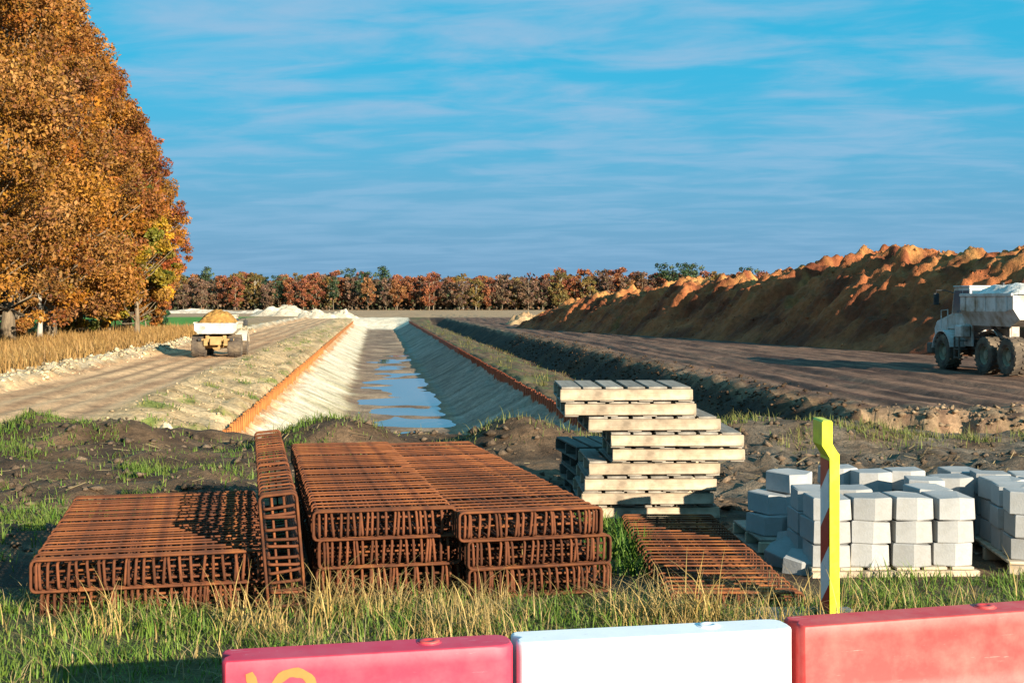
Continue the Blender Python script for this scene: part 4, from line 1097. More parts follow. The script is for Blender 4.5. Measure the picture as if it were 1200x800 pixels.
        for k in range(4): MB().box(-0.802, -0.795, yf + 0.9, yf + 1.5, 1.58 + k * 0.09, 1.62 + k * 0.09).build('grille_slat', M['black'], root)
    else:
        MB().prism([(cy1_ + 0.13, 0.95), (yf + 1.6, 0.9), (yf + 1.6, 1.35), (cy1_ + 0.13, 1.55)], 'x', -0.7, 0.7).build('hood', paint, root)
    return root, sk, hw_

yawc = math.atan2(-CX, CY)
tu, tv = 47.75, 24.5 + 1.45
x, y = to_xy(tu, tv)
tr, sk, hw_ = make_truck('dump_truck', (x, y, -0.02), yawc, 'large dusty white six-wheeled dump truck below the mound at right', True)
def load(name, tr_loc, yaw, y0, y1, hw, z, h, label, colour, seed, pw=1.3):
    c, s = math.cos(yaw), math.sin(yaw); ym = (y0 + y1) / 2
    n1, n2 = 36, 28
    A, B_ = np.meshgrid(np.linspace(-1, 1, n1), np.linspace(-1, 1, n2), indexing='ij')
    q = np.maximum(np.abs(A), np.abs(B_)) * 0.55 + np.hypot(A, B_) * 0.45
    zz_ = h * np.clip(1 - q ** pw, 0, 1) * (1 + 0.25 * fbm(A * 3, B_ * 3, 3, seed)) + 0.03 * fbm(A * 9, B_ * 9, 2, seed)
    cc = lerp3(np.zeros(A.shape + (3,)) + C3(*colour), C3(*colour) * 0.75, np.clip(0.5 + fbm(A * 4, B_ * 4, 3, seed + 1), 0, 1))
    vi = np.arange(A.size).reshape(A.shape)
    me = mesh_np(name, np.stack([B_ * hw, A * (y1 - y0) / 2, zz_], -1).reshape(-1, 3), np.stack([vi[:-1, :-1], vi[:-1, 1:], vi[1:, 1:], vi[1:, :-1]], -1).reshape(-1, 4), True, cc.reshape(-1, 3))
    o = link(name, me, M['soil'], None, (tr_loc[0] - s * ym, tr_loc[1] + c * ym, tr_loc[2] + z), (0, 0, yaw))
    tag(o, label, 'sand load')
load('sand_load', (x, y, -0.02), yawc, sk[0] + 0.08, sk[1] - 0.25, hw_ - 0.07, sk[3] - 0.07, 0.42, 'pale sand heaped in the white dump truck skip', (0.66, 0.63, 0.57), 5, 3.0)
ty_ = 68.5; tx_ = at(254.5, ty_)
zt2 = gz(tx_, ty_)
tr2, sk2, hw2 = make_truck('dump_truck', (tx_, ty_, zt2), yawc, 'small cream four-wheeled dump truck driving away on the left road', False)
load('sand_load', (tx_, ty_, zt2), yawc, sk2[0] + 0.06, sk2[1] - 0.2, hw2 - 0.07, sk2[3] - 0.05, 0.62, 'orange sand heaped on the small cream dump truck', (0.36, 0.19, 0.05), 9, 2.3)

# ------------------------------------------------------------------ vegetation: blades of grass
def blades(name, xy, hmin, hmax, wid, bend, c_a, c_b, label, cat=None, seed=0, lod=3, dz=-0.01, tipdry=0.0, clump=None):
    rg = np.random.default_rng(seed)
    n = len(xy)
    x, y = xy[:, 0], xy[:, 1]
    z = ground_z(x, y) + dz
    hd = rg.uniform(0, 2 * PI, n); h = rg.uniform(hmin, hmax, n) * (0.75 + 0.5 * rg.random(n))
    h = h * np.clip(1 + 0.75 * fbm(x / 0.55, y / 0.45, 3, seed + 71), 0.4, 1.9)
    bd = bend * rg.uniform(0.1, 1.0, n) * h
    fx_, fy_ = np.cos(hd), np.sin(hd); sx_, sy_ = -fy_, fx_
    tw = rg.uniform(-0.6, 0.6, n)
    wv_ = wid * rg.uniform(0.6, 1.3, n)
    V = []; 
    for l in range(lod + 1):
        t = l / lod
        ox = fx_ * bd * t ** 2; oy = fy_ * bd * t ** 2
        zz_ = z + h * (t - 0.28 * (bd / h) * t ** 2.4)
        w_ = wv_ * (1 - t) ** 0.7 if l < lod else wv_ * 0.03
        cxs, cys = np.cos(tw * t), np.sin(tw * t)
        dx_ = sx_ * cxs - sy_ * cys; dy_ = sx_ * cys + sy_ * cxs
        V.append(np.stack([x + ox - dx_ * w_, y + oy - dy_ * w_, zz_], -1)); V.append(np.stack([x + ox + dx_ * w_, y + oy + dy_ * w_, zz_], -1))
    k = 2 * (lod + 1)
    VV = np.stack(V, 1).reshape(-1, 3)
    base = (np.arange(n) * k)[:, None]
    F = np.concatenate([base + np.array([2 * l, 2 * l + 1, 2 * l + 3, 2 * l + 2]) for l in range(lod)], 0)
    t = np.clip(rg.random(n) + 0.35 * fbm(x / 0.5, y / 0.5, 2, seed), 0, 1)
    cb = lerp3(np.zeros((n, 3)) + C3(*c_a), C3(*c_b), t) * rg.uniform(0.7, 1.25, (n, 1))
    CC = np.repeat(cb[:, None, :], k, 1)
    if tipdry:
        tp = (np.arange(k) // 2 / lod)[None, :, None] * tipdry
        CC = CC * (1 - tp) + C3(0.34, 0.25, 0.10) * tp
    me = mesh_np(name, VV, F, True, np.clip(CC.reshape(-1, 3), 0, 1))
    o = link(name, me, M['blade']); tag(o, label, None, None, 'stuff')
    return o

def scatter(n, x0, x1, y0, y1, dens, seed):
    rg = np.random.default_rng(seed)
    x = rg.uniform(x0, x1, n); y = rg.uniform(y0, y1, n)
    k = rg.random(n) < dens(x, y)
    return np.stack([x[k], y[k]], -1)

def in_cage(x, y):
    # keep the grass out of the middle of the steel stacks
    a = (x > -2.45) & (x < -1.35) & (y > 7.0) & (y < 9.2)
    b = (x > -1.1 - 0.2 * (y - 7.3)) & (x < 0.5 - 0.2 * (y - 7.3)) & (y > 7.55) & (y < 11)
    c = (x > 1.2) & (x < 4.5) & (y > 8.3) & (y < 10.3)
    d = (x > 0.3) & (x < 1.7) & (y > 10.95) & (y < 12.2)
    return a | b | c | d

def verge(x, y):
    p = np.clip(0.75 + 0.6 * fbm(x / 0.5, y / 0.5, 3, 201), 0.1, 1)
    edge = 1 - sstep(7.0, 7.7, y + 0.35 * fbm(x / 0.8, y, 2, 203) - 0.9 * sstep(1.7, 2.3, x) * (1 - 0 * x) )
    return p * edge * (~in_cage(x, y))
blades('green_grass', scatter(60000, -4.6, 5.0, 4.55, 8.6, verge, 1), 0.05, 0.115, 0.0042, 1.1, (0.055, 0.15, 0.012), (0.15, 0.23, 0.03), 'green grass along the verge between steel stacks and barriers', seed=11, tipdry=0.22)
def dry(x, y):
    belt = np.exp(-((y - 6.6) / 0.5) ** 2)
    m_ = np.clip(0.35 + 1.3 * fbm(x / 0.55, y / 0.5, 2, 207), 0.03, 1)
    cen = 0.25 + 0.9 * np.exp(-((x + 0.75) / 0.75) ** 2) + 0.6 * np.exp(-((x - 1.25) / 0.5) ** 2) + 0.25 * (x < -1.6)
    return belt * m_ * cen * (~in_cage(x, y)) * np.where(x < -1.35, 0.35 * (y < 6.6), 1.0)
dxy = scatter(36000, -3.4, 4.2, 5.6, 7.6, dry, 2)
blades('dry_grass', dxy, 0.10, 0.26, 0.0034, 1.5, (0.48, 0.34, 0.13), (0.34, 0.23, 0.08), 'straw-coloured dry grass in front of the rusty cages', seed=12, lod=4)
# stray dry blades everywhere on the verge
blades('dry_grass', scatter(9000, -4.6, 5.0, 4.6, 7.6, lambda x, y: 0.6 + 0 * x, 3), 0.08, 0.2, 0.003, 2.0, (0.40, 0.30, 0.14), (0.26, 0.19, 0.08), 'stray dead grass blades along the whole verge', seed=13, lod=4)
# coarse bent straw clumps in front of the single cage
def tuft(x0, y0, n, h, seed, label):
    rg = np.random.default_rng(seed)
    r_ = rg.normal(0, 0.09, (n, 2)) * (1.0, 0.6)
    o = blades('straw_tuft', np.stack([x0 + r_[:, 0], y0 + r_[:, 1]], -1), h * 0.6, h, 0.0042, 1.7, (0.46, 0.33, 0.12), (0.34, 0.23, 0.07), label, seed=seed, lod=5)
    del o['kind']; tag(o, label, 'grass tuft', 'straw tufts on the verge')
tuft(1.0, 6.55, 70, 0.30, 21, 'spiky straw tuft in front of the single flat cage')
tuft(0.72, 6.6, 35, 0.36, 22, 'small straw tuft beside the central right cage stack')
tuft(-0.9, 6.75, 80, 0.38, 23, 'tall straw tuft in front of the central left cage stack')
tuft(-1.35, 6.55, 50, 0.30, 24, 'straw tuft at the foot of the upright cage')
tuft(-2.1, 6.45, 30, 0.28, 25, 'thin straw tuft in front of the wide cages')
tuft(1.45, 6.4, 40, 0.34, 26, 'straw tuft left of the yellow beacon foot')
tuft(-0.2, 6.7, 45, 0.28, 27, 'straw tuft in front of the gap between the central stacks')

# green patches on the broken soil at left
def lp(x, y):
    m_ = fbm(x / 1.1, y / 1.4, 3, 211)
    p = 0.8 * sstep(0.12, 0.5, m_) + 0.9 * np.exp(-((x + 4.6) / 0.55) ** 2 - ((y - 11.3) / 0.6) ** 2) + 0.7 * np.exp(-((x + 2.9) / 0.9) ** 2 - ((y - 11.0) / 0.4) ** 2) + 0.7 * sstep(-5.9, -6.9, x) * sstep(15.0, 17, y) + 0.05
    return np.clip(p, 0, 1) * (~in_cage(x, y))
blades('green_grass', scatter(80000, -9.0, -1.6, 8.2, 18.6, lp, 4), 0.04, 0.12, 0.006, 1.1, (0.045, 0.13, 0.01), (0.12, 0.17, 0.025), 'green grass patches on the broken soil at left', seed=14, tipdry=0.2)
def rp(x, y):
    rid = np.exp(-((y - 17.6) / 0.8) ** 2)
    m_ = np.clip(0.35 + 1.4 * fbm(x / 0.9, y / 0.9, 3, 213), 0, 1)
    return rid * m_ * ((x > 1.6) & (x < 9)) + np.exp(-((y - 17.2) / 0.8) ** 2) * 0.35 * m_ * ((x > -3.2) & (x < 1.4))
blades('green_grass', scatter(40000, -3.4, 9.5, 15.6, 19.2, rp, 5), 0.05, 0.17, 0.006, 1.1, (0.05, 0.12, 0.012), (0.19, 0.18, 0.06), 'green grass on the soil ridge behind the concrete blocks', seed=15, tipdry=0.4)
blades('green_grass', scatter(5000, 0.55, 0.95, 8.2, 10.6, lambda x, y: 0.6 * np.clip(0.3 + 1.2 * fbm(x / .3, y / .4, 2, 5), 0, 1), 6), 0.08, 0.2, 0.006, 0.8, (0.05, 0.13, 0.012), (0.13, 0.18, 0.03), 'green grass strip between the steel and the pallets', seed=16)
# weeds on the right berm
def bm_(x, y):
    u, v = to_uv(x, y)
    return (v > 6.6) * (v < 11.5) * np.clip(-0.2 + 1.0 * fbm(u / 3, v / 1.5, 3, 217), 0, 1)
rg = np.random.default_rng(9)
uu = rg.uniform(0, 1, 30000) ** 1.2 * 170 + 34; vv_ = rg.uniform(6.5, 11.6, 30000)
bx_, by_ = to_xy(uu, vv_); kk = rg.random(30000) < bm_(bx_, by_)
blades('berm_weeds', np.stack([bx_[kk], by_[kk]], -1), 0.12, 0.34, 0.022, 0.9, (0.05, 0.09, 0.016), (0.13, 0.11, 0.035), 'low weeds on the berm behind the dark pile wall', seed=17, lod=2, tipdry=0.3)
uu = rg.uniform(0, 1, 9000) ** 1.3 * 120 + 29; vv_ = rg.uniform(-6.9, -4.3, 9000)
bx_, by_ = to_xy(uu, vv_); kk = rg.random(9000) < np.clip(1.6 * fbm(uu / 2.0, vv_, 3, 109) - 0.2, 0, 1)
blades('bank_weeds', np.stack([bx_[kk], by_[kk]], -1), 0.06, 0.2, 0.02, 0.9, (0.07, 0.14, 0.02), (0.20, 0.18, 0.05), 'sparse green weeds on the left sandy bank', seed=18, lod=2)
# dry tall grass between road and trees
n_ = 60000
uu = rg.uniform(0, 1, n_) ** 1.1 * 92 + 30; vv_ = -13.0 - rg.uniform(0, 1, n_) ** 1.3 * 16
bx_, by_ = to_xy(uu, vv_)
blades('dry_field_grass', np.stack([bx_, by_], -1), 0.25, 0.62, 0.03, 0.7, (0.34, 0.21, 0.07), (0.25, 0.135, 0.045), 'tall tan dry grass between the left road and the trees', seed=19, lod=2)
n_ = 16000
uu = rg.uniform(0, 1, n_) * 130 + 122; vv_ = rg.uniform(-70, -20, n_)
bx_, by_ = to_xy(uu, vv_)

# clods of soil
def clods(name, xy, smin, smax, colour, label, seed):
    rg = np.random.default_rng(seed); n = len(xy)
    ico = np.array([(1, 0, 0), (-1, 0, 0), (0, 1, 0), (0, -1, 0), (0, 0, 1), (0, 0, -1)], float)
    tri = np.array([(0, 2, 4), (2, 1, 4), (1, 3, 4), (3, 0, 4), (2, 0, 5), (1, 2, 5), (3, 1, 5), (0, 3, 5)])
    s_ = smin + (smax - smin) * rg.random(n) ** 3
    V = ico[None] * s_[:, None, None] * rg.uniform(0.6, 1.3, (n, 6, 3)) + rg.normal(0, 0.25, (n, 6, 3)) * s_[:, None, None]
    V[:, :, 2] *= 0.7
    V += np.stack([xy[:, 0], xy[:, 1], ground_z(xy[:, 0], xy[:, 1]) + s_ * 0.15], -1)[:, None, :]
    F = (tri[None] + (np.arange(n) * 6)[:, None, None]).reshape(-1, 3)
    c = np.repeat((C3(*colour)[None] * rg.uniform(0.6, 1.4, (n, 1)))[:, None], 6, 1).reshape(-1, 3)
    me = mesh_np(name, V.reshape(-1, 3), F, False, c)
    tag(link(name, me, M['soil']), label, None, None, 'stuff')
clods('soil_clods', scatter(9000, -9, 9, 8.5, 19.0, lambda x, y: np.clip(0.35 + 0.9 * fbm(x / 1.2, y / 1.2, 3, 221), 0.05, 1) * (~in_cage(x, y)), 31), 0.012, 0.085, (0.11, 0.078, 0.052), 'loose dark soil clods over the broken ground', 41)
u_ = rg.uniform(28.5, 120, 6000); v_2 = np.where(rg.random(6000) < 0.5, rg.normal(13.0, 0.7, 6000), rg.uniform(9.8, 13.2, 6000))
bx_, by_ = to_xy(u_, v_2)
clods('bank_clods', np.stack([bx_, by_], -1), 0.015, 0.10, (0.065, 0.04, 0.023), 'earth clods on the dark right bank', 42)
nm = 5000
i1 = rg.integers(0, S2.shape[0], nm); i2 = (rg.beta(2, 2.0, nm) * (S2.shape[1] - 1)).astype(int)
_px = MX[i1, i2]; _py = MY[i1, i2]; _pz = MZ[i1, i2]
def mound_lumps():
    ico = np.array([(1, 0, 0), (-1, 0, 0), (0, 1, 0), (0, -1, 0), (0, 0, 1), (0, 0, -1)], float)
    tri = np.array([(0, 2, 4), (2, 1, 4), (1, 3, 4), (3, 0, 4), (2, 0, 5), (1, 2, 5), (3, 1, 5), (0, 3, 5)])
    s_ = 0.03 + 0.13 * rg.random(nm) ** 3
    V = ico[None] * s_[:, None, None] * rg.uniform(0.6, 1.3, (nm, 6, 3)) + rg.normal(0, 0.25, (nm, 6, 3)) * s_[:, None, None]
    V += np.stack([_px, _py, _pz], -1)[:, None, :]
    F = (tri[None] + (np.arange(nm) * 6)[:, None, None]).reshape(-1, 3)
    me = mesh_np('mound_clods', V.reshape(-1, 3), F, False, np.repeat(mc[i1, i2] * rg.uniform(0.7, 1.3, (nm, 1)), 6, 0))
    tag(link('mound_clods', me, M['soil']), 'loose earth clods over the orange-brown mound', None, None, 'stuff')
mound_lumps()
u_ = rg.uniform(29, 130, 3500); v_2 = rg.normal(-12.7, 0.35, 3500)
bx_, by_ = to_xy(u_, v_2)
clods('sand_clods', np.stack([bx_, by_], -1), 0.02, 0.15, (0.40, 0.32, 0.20), 'pale sand clods along the left road edge', 43)
u_ = rg.normal(32.0, 1.0, 2600); v_2 = rg.uniform(11, 24, 2600)
bx_, by_ = to_xy(u_, v_2)
clods('road_end_clods', np.stack([bx_, by_], -1), 0.015, 0.13, (0.20, 0.14, 0.085), 'brown earth clods below the broken near end of the right road', 45)
u_ = rg.uniform(29, 90, 1800); v_2 = rg.uniform(-6.9, -4.4, 1800)
bx_, by_ = to_xy(u_, v_2)
clods('bank_stones', np.stack([bx_, by_], -1), 0.01, 0.07, (0.36, 0.27, 0.16), 'pale lumps scattered on the left sandy bank', 44)

# dead straw lying flat on the soil
xy = scatter(7000, -9, 9, 8.2, 18.5, lambda x, y: np.clip(0.25 + 0.9 * fbm(x / 1.5, y / 1.5, 3, 231), 0.03, 1) * (~in_cage(x, y)), 33)
n = len(xy); rg2 = np.random.default_rng(34)
an_ = rg2.uniform(0, PI, n); ln_ = 0.03 + 0.22 * rg2.random(n) ** 2; wd_ = rg2.uniform(0.002, 0.006, n)
dx_, dy_ = np.cos(an_) * ln_ / 2, np.sin(an_) * ln_ / 2; ox_, oy_ = -np.sin(an_) * wd_, np.cos(an_) * wd_
xa, ya, xb, yb = xy[:, 0] - dx_, xy[:, 1] - dy_, xy[:, 0] + dx_, xy[:, 1] + dy_
za, zb = ground_z(xa, ya) + rg2.uniform(0.008, 0.03, n), ground_z(xb, yb) + rg2.uniform(0.008, 0.03, n)
VV = np.stack([np.stack([xa - ox_, ya - oy_, za], -1), np.stack([xb - ox_, yb - oy_, zb], -1), np.stack([xb + ox_, yb + oy_, zb + wd_], -1), np.stack([xa + ox_, ya + oy_, za + wd_], -1)], 1).reshape(-1, 3)
cc_ = np.repeat(C3(0.30, 0.22, 0.11)[None] * rg2.uniform(0.4, 1.3, (n, 1)), 4, 0)
tag(link('dead_straw', mesh_np('dead_straw', VV, np.arange(4 * n).reshape(-1, 4), False, cc_), M['blade']), 'dead straw lying on the dark soil', None, None, 'stuff')

# ------------------------------------------------------------------ trees
def leaves_np(cent, rad, per, size, pal, rg, flat=0.75):
    P = []; Cc = []
    for (c, r_) in zip(cent, rad):
        n = int(per * (r_ / np.mean(rad)) ** 2)
        d = rg.normal(0, 1, (n, 3)); d /= np.linalg.norm(d, axis=1, keepdims=True) + 1e-9
        q = r_ * rg.random((n, 1)) ** 0.45
        P.append(c + d * q * (1, 1, flat))
        base = pal[rg.integers(len(pal))] * rg.uniform(0.7, 1.3)
        Cc.append(np.clip(base[None] * rg.uniform(0.7, 1.3, (n, 1)) + rg.normal(0, 0.008, (n, 3)), 0.008, 0.8))
    P = np.concatenate(P); Cc = np.concatenate(Cc); n = len(P)
    a = rg.normal(0, 1, (n, 3)); a /= np.linalg.norm(a, axis=1, keepdims=True)
    b = rg.normal(0, 1, (n, 3)); b -= a * (a * b).sum(1, keepdims=True); b /= np.linalg.norm(b, axis=1, keepdims=True)
    s = size * (0.45 + 1.3 * rg.random((n, 1)) ** 1.6)
    c_ = np.cross(a, b)
    V = np.stack([P - a * s, P - b * s * 0.55 + c_ * s * 0.2, P + a * s, P + b * s * 0.55 + c_ * s * 0.2], 1).reshape(-1, 3)
    F = np.arange(n * 4).reshape(-1, 4)
    return V, F, np.repeat(Cc, 4, 0)

def make_tree(name, x, y, label, H, Rm, pal, seed, base=None, clumps=95, per=260, size=0.16, low=0.16, widest=0.38, lean=0.0, group=None, bark='bark', trunk_r=0.32):
    rg = np.random.default_rng(seed); pr = random.Random(seed)
    z0 = gz(x, y) - 0.1 if base is None else base
    root = empty(name, (x, y, z0)); tag(root, label, 'tree', group)
    # envelope radius by height fraction
    def env(t):
        return Rm * np.interp(t, [low - 0.04, low + 0.05, widest, 0.62, 0.82, 0.95, 1.0], [0.40, 0.80, 1.0, 0.80, 0.50, 0.24, 0.06])
    cent = []; rad = []
    for i in range(clumps):
        t = low + (1 - low) * rg.random() ** 0.9
        e = env(t); q = e * (0.35 + 0.65 * math.sqrt(rg.random())) * (0.9 + 0.2 * rg.random())
        a = rg.uniform(0, 2 * PI)
        cent.append((q * math.cos(a) + lean * t, q * math.sin(a), t * H * 0.97)); rad.append(rg.uniform(0.8, 1.7) * Rm / 5.5)
    for i in range(int(clumps * 0.45)):
        t = low * 0.7 + (1 - low * 0.7) * rg.random() ** 0.9
        q = env(max(t, low)) * rg.uniform(0.95, 1.22); a = rg.uniform(0, 2 * PI)
        cent.append((q * math.cos(a) + lean * t, q * math.sin(a), t * H)); rad.append(rg.uniform(0.35, 0.75) * Rm / 5.5)
    cent = np.array(cent); rad = np.array(rad)
    V, F, Cc = leaves_np(cent, rad, per, size, pal, rg)
    me = mesh_np('crown', V, F, False, Cc)
    link('crown', me, M['leaf'], root)
    b = MB()
    top = Vector((lean * 0.7, 0, H * 0.80))
    tp = [Vector((0, 0, 0)), Vector((0.05, 0.03, H * 0.12)), Vector((0.12 * pr.uniform(-1, 1), 0.1 * pr.uniform(-1, 1), H * 0.35)), Vector((0.3 * pr.uniform(-1, 1) + lean * .4, 0.3 * pr.uniform(-1, 1), H * 0.58)), top]
    V2, F2 = ring_tube(tp, trunk_r, 10, False, 0.05)
    for k in range(10):
        V2[k] = Vector((V2[k].x * 1.5, V2[k].y * 1.5, V2[k].z))
    link('trunk', MB().add(V2, F2).mesh('trunk', True), M[bark], root)
    lim = MB()
    for c in cent[::2]:
        c = Vector(c); t = max(0.15, min(0.9, (c.z / H) * 0.72)) 
        k = t / 0.80 * 4 if t < .8 else 4; i = min(3, int(k)); st = tp[i].lerp(tp[i + 1], min(1, k - i))
        mid = st.lerp(c, 0.5) + Vector((pr.uniform(-.4, .4), pr.uniform(-.4, .4), -0.3))
        lim.tube([st, mid, c], 0.075 * trunk_r / 0.32, 4, False, 0.015)
    link('limbs', lim.mesh('limbs', True), M[bark], root)
    return root
A = lambda *c: np.array(c)
ORANGE = [A(0.30, 0.12, 0.016), A(0.25, 0.09, 0.014), A(0.33, 0.15, 0.025), A(0.20, 0.075, 0.018), A(0.27, 0.12, 0.025)]
TAN = [A(0.28, 0.135, 0.035), A(0.24, 0.105, 0.024), A(0.19, 0.085, 0.028), A(0.29, 0.13, 0.022)]
OLIVE = [A(0.20, 0.15, 0.016), A(0.13, 0.125, 0.016), A(0.28, 0.17, 0.016), A(0.09, 0.10, 0.016)]
RED = [A(0.25, 0.07, 0.02), A(0.29, 0.10, 0.022), A(0.20, 0.06, 0.022)]
YEL = [A(0.50, 0.27, 0.025), A(0.44, 0.22, 0.03), A(0.36, 0.19, 0.04)]
def row(Y): return (-22.1 - 0.107 * Y, Y)
TR = [(66, 24.0, 6.5, TAN, 'tan-leaved tall tree cut off by the left edge'), (77, 24.5, 6.4, TAN + ORANGE, 'tall tan and orange tree, first full trunk at the left edge'), (87, 24.0, 6.2, ORANGE + TAN, 'tall orange tree, second big trunk from the left edge'),
      (95, 23.3, 6.0, ORANGE, 'tall deep orange tree in the middle of the tree row'), (104, 21.8, 5.7, ORANGE + RED, 'orange tree second from the right end of the row'), (114, 19.8, 4.9, ORANGE + RED + RED, 'reddish orange tree at the right end of the row')]
for i, (Y, H_, Rm_, pal, lab) in enumerate(TR):
    x, y = row(Y)
    make_tree('oak_tree', x, y, lab, H_, Rm_, pal, 300 + i, clumps=120, per=520, size=0.105, low=0.10, group='autumn trees in a row at left', trunk_r=0.36)
x, y = row(82); make_tree('birch_tree', x + 0.6, y, 'slim pale-trunked tree with yellow leaves between two big trunks', 12, 2.6, YEL + ORANGE, 320, clumps=28, per=150, size=0.15, low=0.30, bark='pale_bark', trunk_r=0.16)
make_tree('maple_tree', at(160, 95), 95, 'lower olive and yellow tree at the right end of the row', 12.0, 2.9, OLIVE + OLIVE + YEL, 321, clumps=75, per=330, size=0.115, low=0.14, widest=0.5, trunk_r=0.2)
make_tree('young_tree', at(128, 98), 98, 'small bright yellow tree below the orange crowns', 7.5, 2.3, YEL, 322, clumps=26, per=170, size=0.14, low=0.2, trunk_r=0.10)
make_tree('young_tree', at(60, 84), 84, 'small rust-coloured undergrowth tree between the left trunks', 6.5, 2.2, ORANGE, 323, clumps=22, per=150, size=0.14, low=0.35, trunk_r=0.10)
make_tree('conifer_bush', at(180, 116), 116, 'dark green bush at the right foot of the tree row', 3.8, 1.5, [A(0.03, 0.075, 0.03), A(0.045, 0.095, 0.03)], 324, clumps=26, per=170, size=0.12, low=0.06, widest=0.25, trunk_r=0.07)

for i, (px, Y, h_, pal, lab) in enumerate(((22, 80, 4.2, TAN, 'low tan shrub between the first two trunks at left'), (88, 93, 4.6, OLIVE, 'olive shrub below the middle of the tree row'), (135, 104, 4.8, YEL + OLIVE, 'yellow-olive shrub by the last but one trunk'), (170, 112, 5.0, RED + ORANGE, 'russet shrub at the right end of the tree row'))):
    make_tree('shrub', at(px, Y), Y, lab, h_, 1.9, pal, 340 + i, clumps=26, per=240, size=0.10, low=0.12, widest=0.5, group='shrubs under the tree row', trunk_r=0.07)

# green fence behind the trunks
def fence(x0, y0, x1, y1, label, mt, n, hgt, boards):
    L_ = math.hypot(x1 - x0, y1 - y0); root = empty('board_fence', (x0, y0, gz(x0, y0) - 0.05), (0, 0, math.atan2(y1 - y0, x1 - x0))); tag(root, label, 'fence')
    pm = MB().box(-0.05, 0.05, -0.05, 0.05, 0, hgt + 0.1, 0.01).mesh('post'); pm.materials.append(M[mt])
    for i in range(n + 1): link('post', pm, None, root, (L_ * i / n, 0, 0))
    bm2 = MB().box(0.04, L_ / n - 0.04, -0.02, 0.02, 0, hgt / boards * 0.72, 0.005).mesh('board'); bm2.materials.append(M[mt])
    for i in range(n):
        for k in range(boards): link('board', bm2, None, root, (L_ * i / n, 0.07, 0.15 + k * hgt / boards), (0, 0, 0))
    return root
fx0 = row(70); fx1 = row(88); fx2 = row(94)
fence(fx0[0] - 5, fx0[1], fx1[0] - 4.5, fx1[1], 'green board fence behind the left tree trunks', 'fence_green', 6, 2.0, 4)
fence(fx1[0] - 4.4, fx1[1] + 0.6, fx2[0] - 3.6, fx2[1], 'pale slatted gate behind the tree trunks', 'fence_pale', 2, 1.9, 5)
fence(fx2[0] - 3.5, fx2[1] + 0.6, row(112)[0] - 2.5, 112, 'dark green board fence behind the right end of the tree row', 'fence_green', 6, 1.7, 3)

# ------------------------------------------------------------------ far wood
def far_mesh(kind, seed):
    rg = np.random.default_rng(seed)
    if kind == 'pine':
        H_ = 1.0; pal = [A(0.035, 0.06, 0.03), A(0.05, 0.075, 0.035)]
        cent = np.array([(rg.normal(0, .07), rg.normal(0, .07), t) for t in rg.uniform(0.42, 0.97, 22)]); rad = np.array([0.13 * (1.15 - c[2]) + 0.06 for c in cent])
    else:
        pal = {'rust': [A(0.22, 0.075, 0.035), A(0.27, 0.10, 0.04), A(0.18, 0.07, 0.04)], 'orange': [A(0.30, 0.14, 0.05), A(0.24, 0.10, 0.04)], 'brown': [A(0.15, 0.09, 0.06), A(0.19, 0.11, 0.065), A(0.12, 0.085, 0.05)], 'olive': [A(0.16, 0.125, 0.04), A(0.20, 0.13, 0.04)]}[kind]
        cent = []; rad = []
        for i in range(32):
            t = rg.uniform(0.16, 0.93); e = 0.25 * math.sin(PI * min(1, (t - 0.12) / 0.88)) ** 0.6; a = rg.uniform(0, 6.28); q = e * math.sqrt(rg.random())
            cent.append((q * math.cos(a), q * math.sin(a), t)); rad.append(rg.uniform(0.055, 0.10))
        cent = np.array(cent); rad = np.array(rad)
    V, F, Cc = leaves_np(cent, rad, 62, 0.023, pal, rg)
    me = mesh_np('crown', V, F, False, Cc); me.materials.append(M['leaf'])
    tv = MB().tube([(0, 0, 0), (0.01, 0, 0.4), (0, 0.01, 0.8)], 0.014, 5, False, 0.004)
    for c in cent[::5]: tv.tube([(0, 0, max(0.2, c[2] - 0.2)), tuple(c)], 0.006, 3, False, 0.002)
    tm = tv.mesh('trunk'); tm.materials.append(M['pale_bark'] if seed % 4 == 1 else M['bark'])
    return me, tm
kinds = ['rust', 'rust', 'orange', 'brown', 'brown', 'olive', 'pine', 'rust']
FM = [(k, *far_mesh(k, 400 + i)) for i, k in enumerate(kinds)]
flab = {'rust': 'rust-red tree in the far wood on the horizon', 'orange': 'orange-brown tree in the far wood on the horizon', 'brown': 'brown tree in the far wood on the horizon', 'olive': 'olive-yellow tree in the far wood on the horizon', 'pine': 'dark green pine in the far wood on the horizon'}
fr = random.Random(12)
nfar = 0
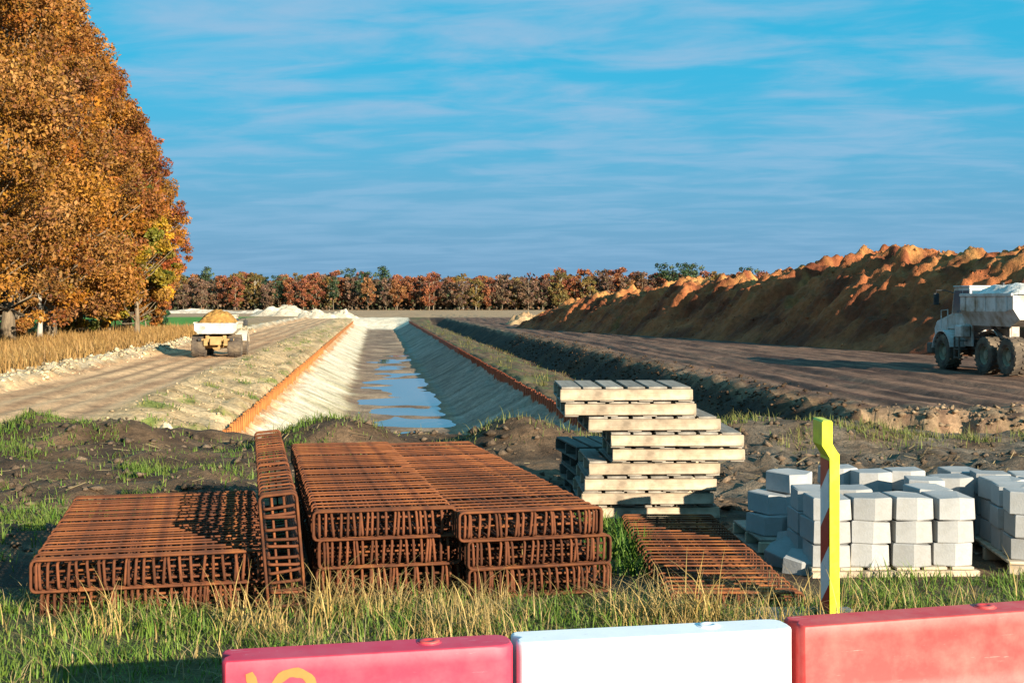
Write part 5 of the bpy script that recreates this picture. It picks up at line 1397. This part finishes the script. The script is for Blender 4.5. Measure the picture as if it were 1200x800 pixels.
for rowi, (Yb, step) in enumerate(((468, 5.4), (477, 5.0), (487, 5.0))):
    px = 178.0
    while px < 905:
        Y = Yb + fr.uniform(-5, 5)
        X = at(px, Y)
        pine_zone = 0.55 if (385 < px < 450 or 770 < px < 815) else 0.06
        if fr.random() < pine_zone: k = 6
        else: k = fr.choice([0, 1, 2, 3, 4, 5, 7, 0, 3])
        kd, cm, tm = FM[k]
        hgt = fr.uniform(11.2, 14.5) * (1.08 if k == 6 else 1) + (1.3 if px > 640 else 0) + 0.6 * rowi
        root = empty('far_tree', (X, Y, -0.2), (0, 0, fr.uniform(0, 6.28))); 
        spot = ('above the small dump truck' if px < 290 else 'above the white sand heaps' if px < 415 else 'beyond the end of the canal' if px < 500 else 'beyond the right road end' if px < 600 else 'just left of the mound tip' if px < 690 else 'peeking over the low mound end' if px < 800 else 'behind the mound crest')
        tag(root, flab[kd].replace('in the far wood on the horizon', (('in front row of far wood, ', 'in middle row of far wood, ', 'in rear row of far wood, ')[rowi]) + spot), 'tree', 'trees of the far wood')
        sc = (hgt * fr.uniform(0.85, 1.15), hgt * fr.uniform(0.85, 1.15), hgt)
        root.scale = sc
        link('crown', cm, None, root); link('trunk', tm, None, root)
        nfar += 1
        px += step * 1500 / Y * fr.uniform(0.75, 1.3)
# the depth of the wood behind: one mass
rg = np.random.default_rng(55)
Vs, Fs, Cs = [], [], []; off_ = 0
TVs = MB()
for i in range(700):
    X = rg.uniform(-480, 520); Y = rg.uniform(492, 560) if -180 < X < 110 else rg.uniform(470, 540)
    h_ = rg.uniform(11, 15)
    n = 300
    pal = RED + TAN if rg.random() < 0.75 else [A(0.035, 0.06, 0.03)]
    c = pal[rg.integers(len(pal))] * 0.62
    P = rg.normal(0, 1, (n, 3)); P /= np.linalg.norm(P, axis=1, keepdims=True); P *= rg.random((n, 1)) ** 0.4
    P = P * (4.0, 4.0, h_ * 0.49) + (X, Y, h_ * 0.47)
    a = rg.normal(0, 1, (n, 3)); a /= np.linalg.norm(a, axis=1, keepdims=True); b2 = np.cross(a, rg.normal(0, 1, (n, 3))); b2 /= np.linalg.norm(b2, axis=1, keepdims=True)
    s_ = 0.85
    Vs.append(np.stack([P - a * s_, P - b2 * s_ * .7, P + a * s_, P + b2 * s_ * .7], 1).reshape(-1, 3)); Cs.append(np.repeat(np.clip(c[None] * rg.uniform(0.6, 1.4, (n, 1)), 0.01, 1), 4, 0))
    # undergrowth
Vs = np.concatenate(Vs); Cs = np.concatenate(Cs)
me = mesh_np('far_wood', Vs, np.arange(len(Vs)).reshape(-1, 4), False, Cs)
tag(link('far_wood', me, M['leaf']), 'dense autumn wood closing the horizon behind the front trees', None, None, 'stuff')
# undergrowth along the foot of the wood
n = 30000
P = np.stack([rg.uniform(-420, 440, n), rg.uniform(466, 520, n), rg.random(n) ** 1.3 * 7.0], -1)
a = rg.normal(0, 1, (n, 3)); a /= np.linalg.norm(a, axis=1, keepdims=True); b2 = np.cross(a, rg.normal(0, 1, (n, 3))); b2 /= np.linalg.norm(b2, axis=1, keepdims=True)
Cs = np.repeat(np.array([A(0.13, 0.085, 0.05), A(0.09, 0.075, 0.04), A(0.17, 0.09, 0.045), A(0.06, 0.07, 0.03)])[rg.integers(4, size=n)] * rg.uniform(0.6, 1.3, (n, 1)), 4, 0)
me = mesh_np('undergrowth', np.stack([P - a * .7, P - b2 * .5, P + a * .7, P + b2 * .5], 1).reshape(-1, 3), np.arange(4 * n).reshape(-1, 4), False, Cs)
tag(link('undergrowth', me, M['leaf']), 'brown undergrowth along the foot of the far wood', None, None, 'stuff')
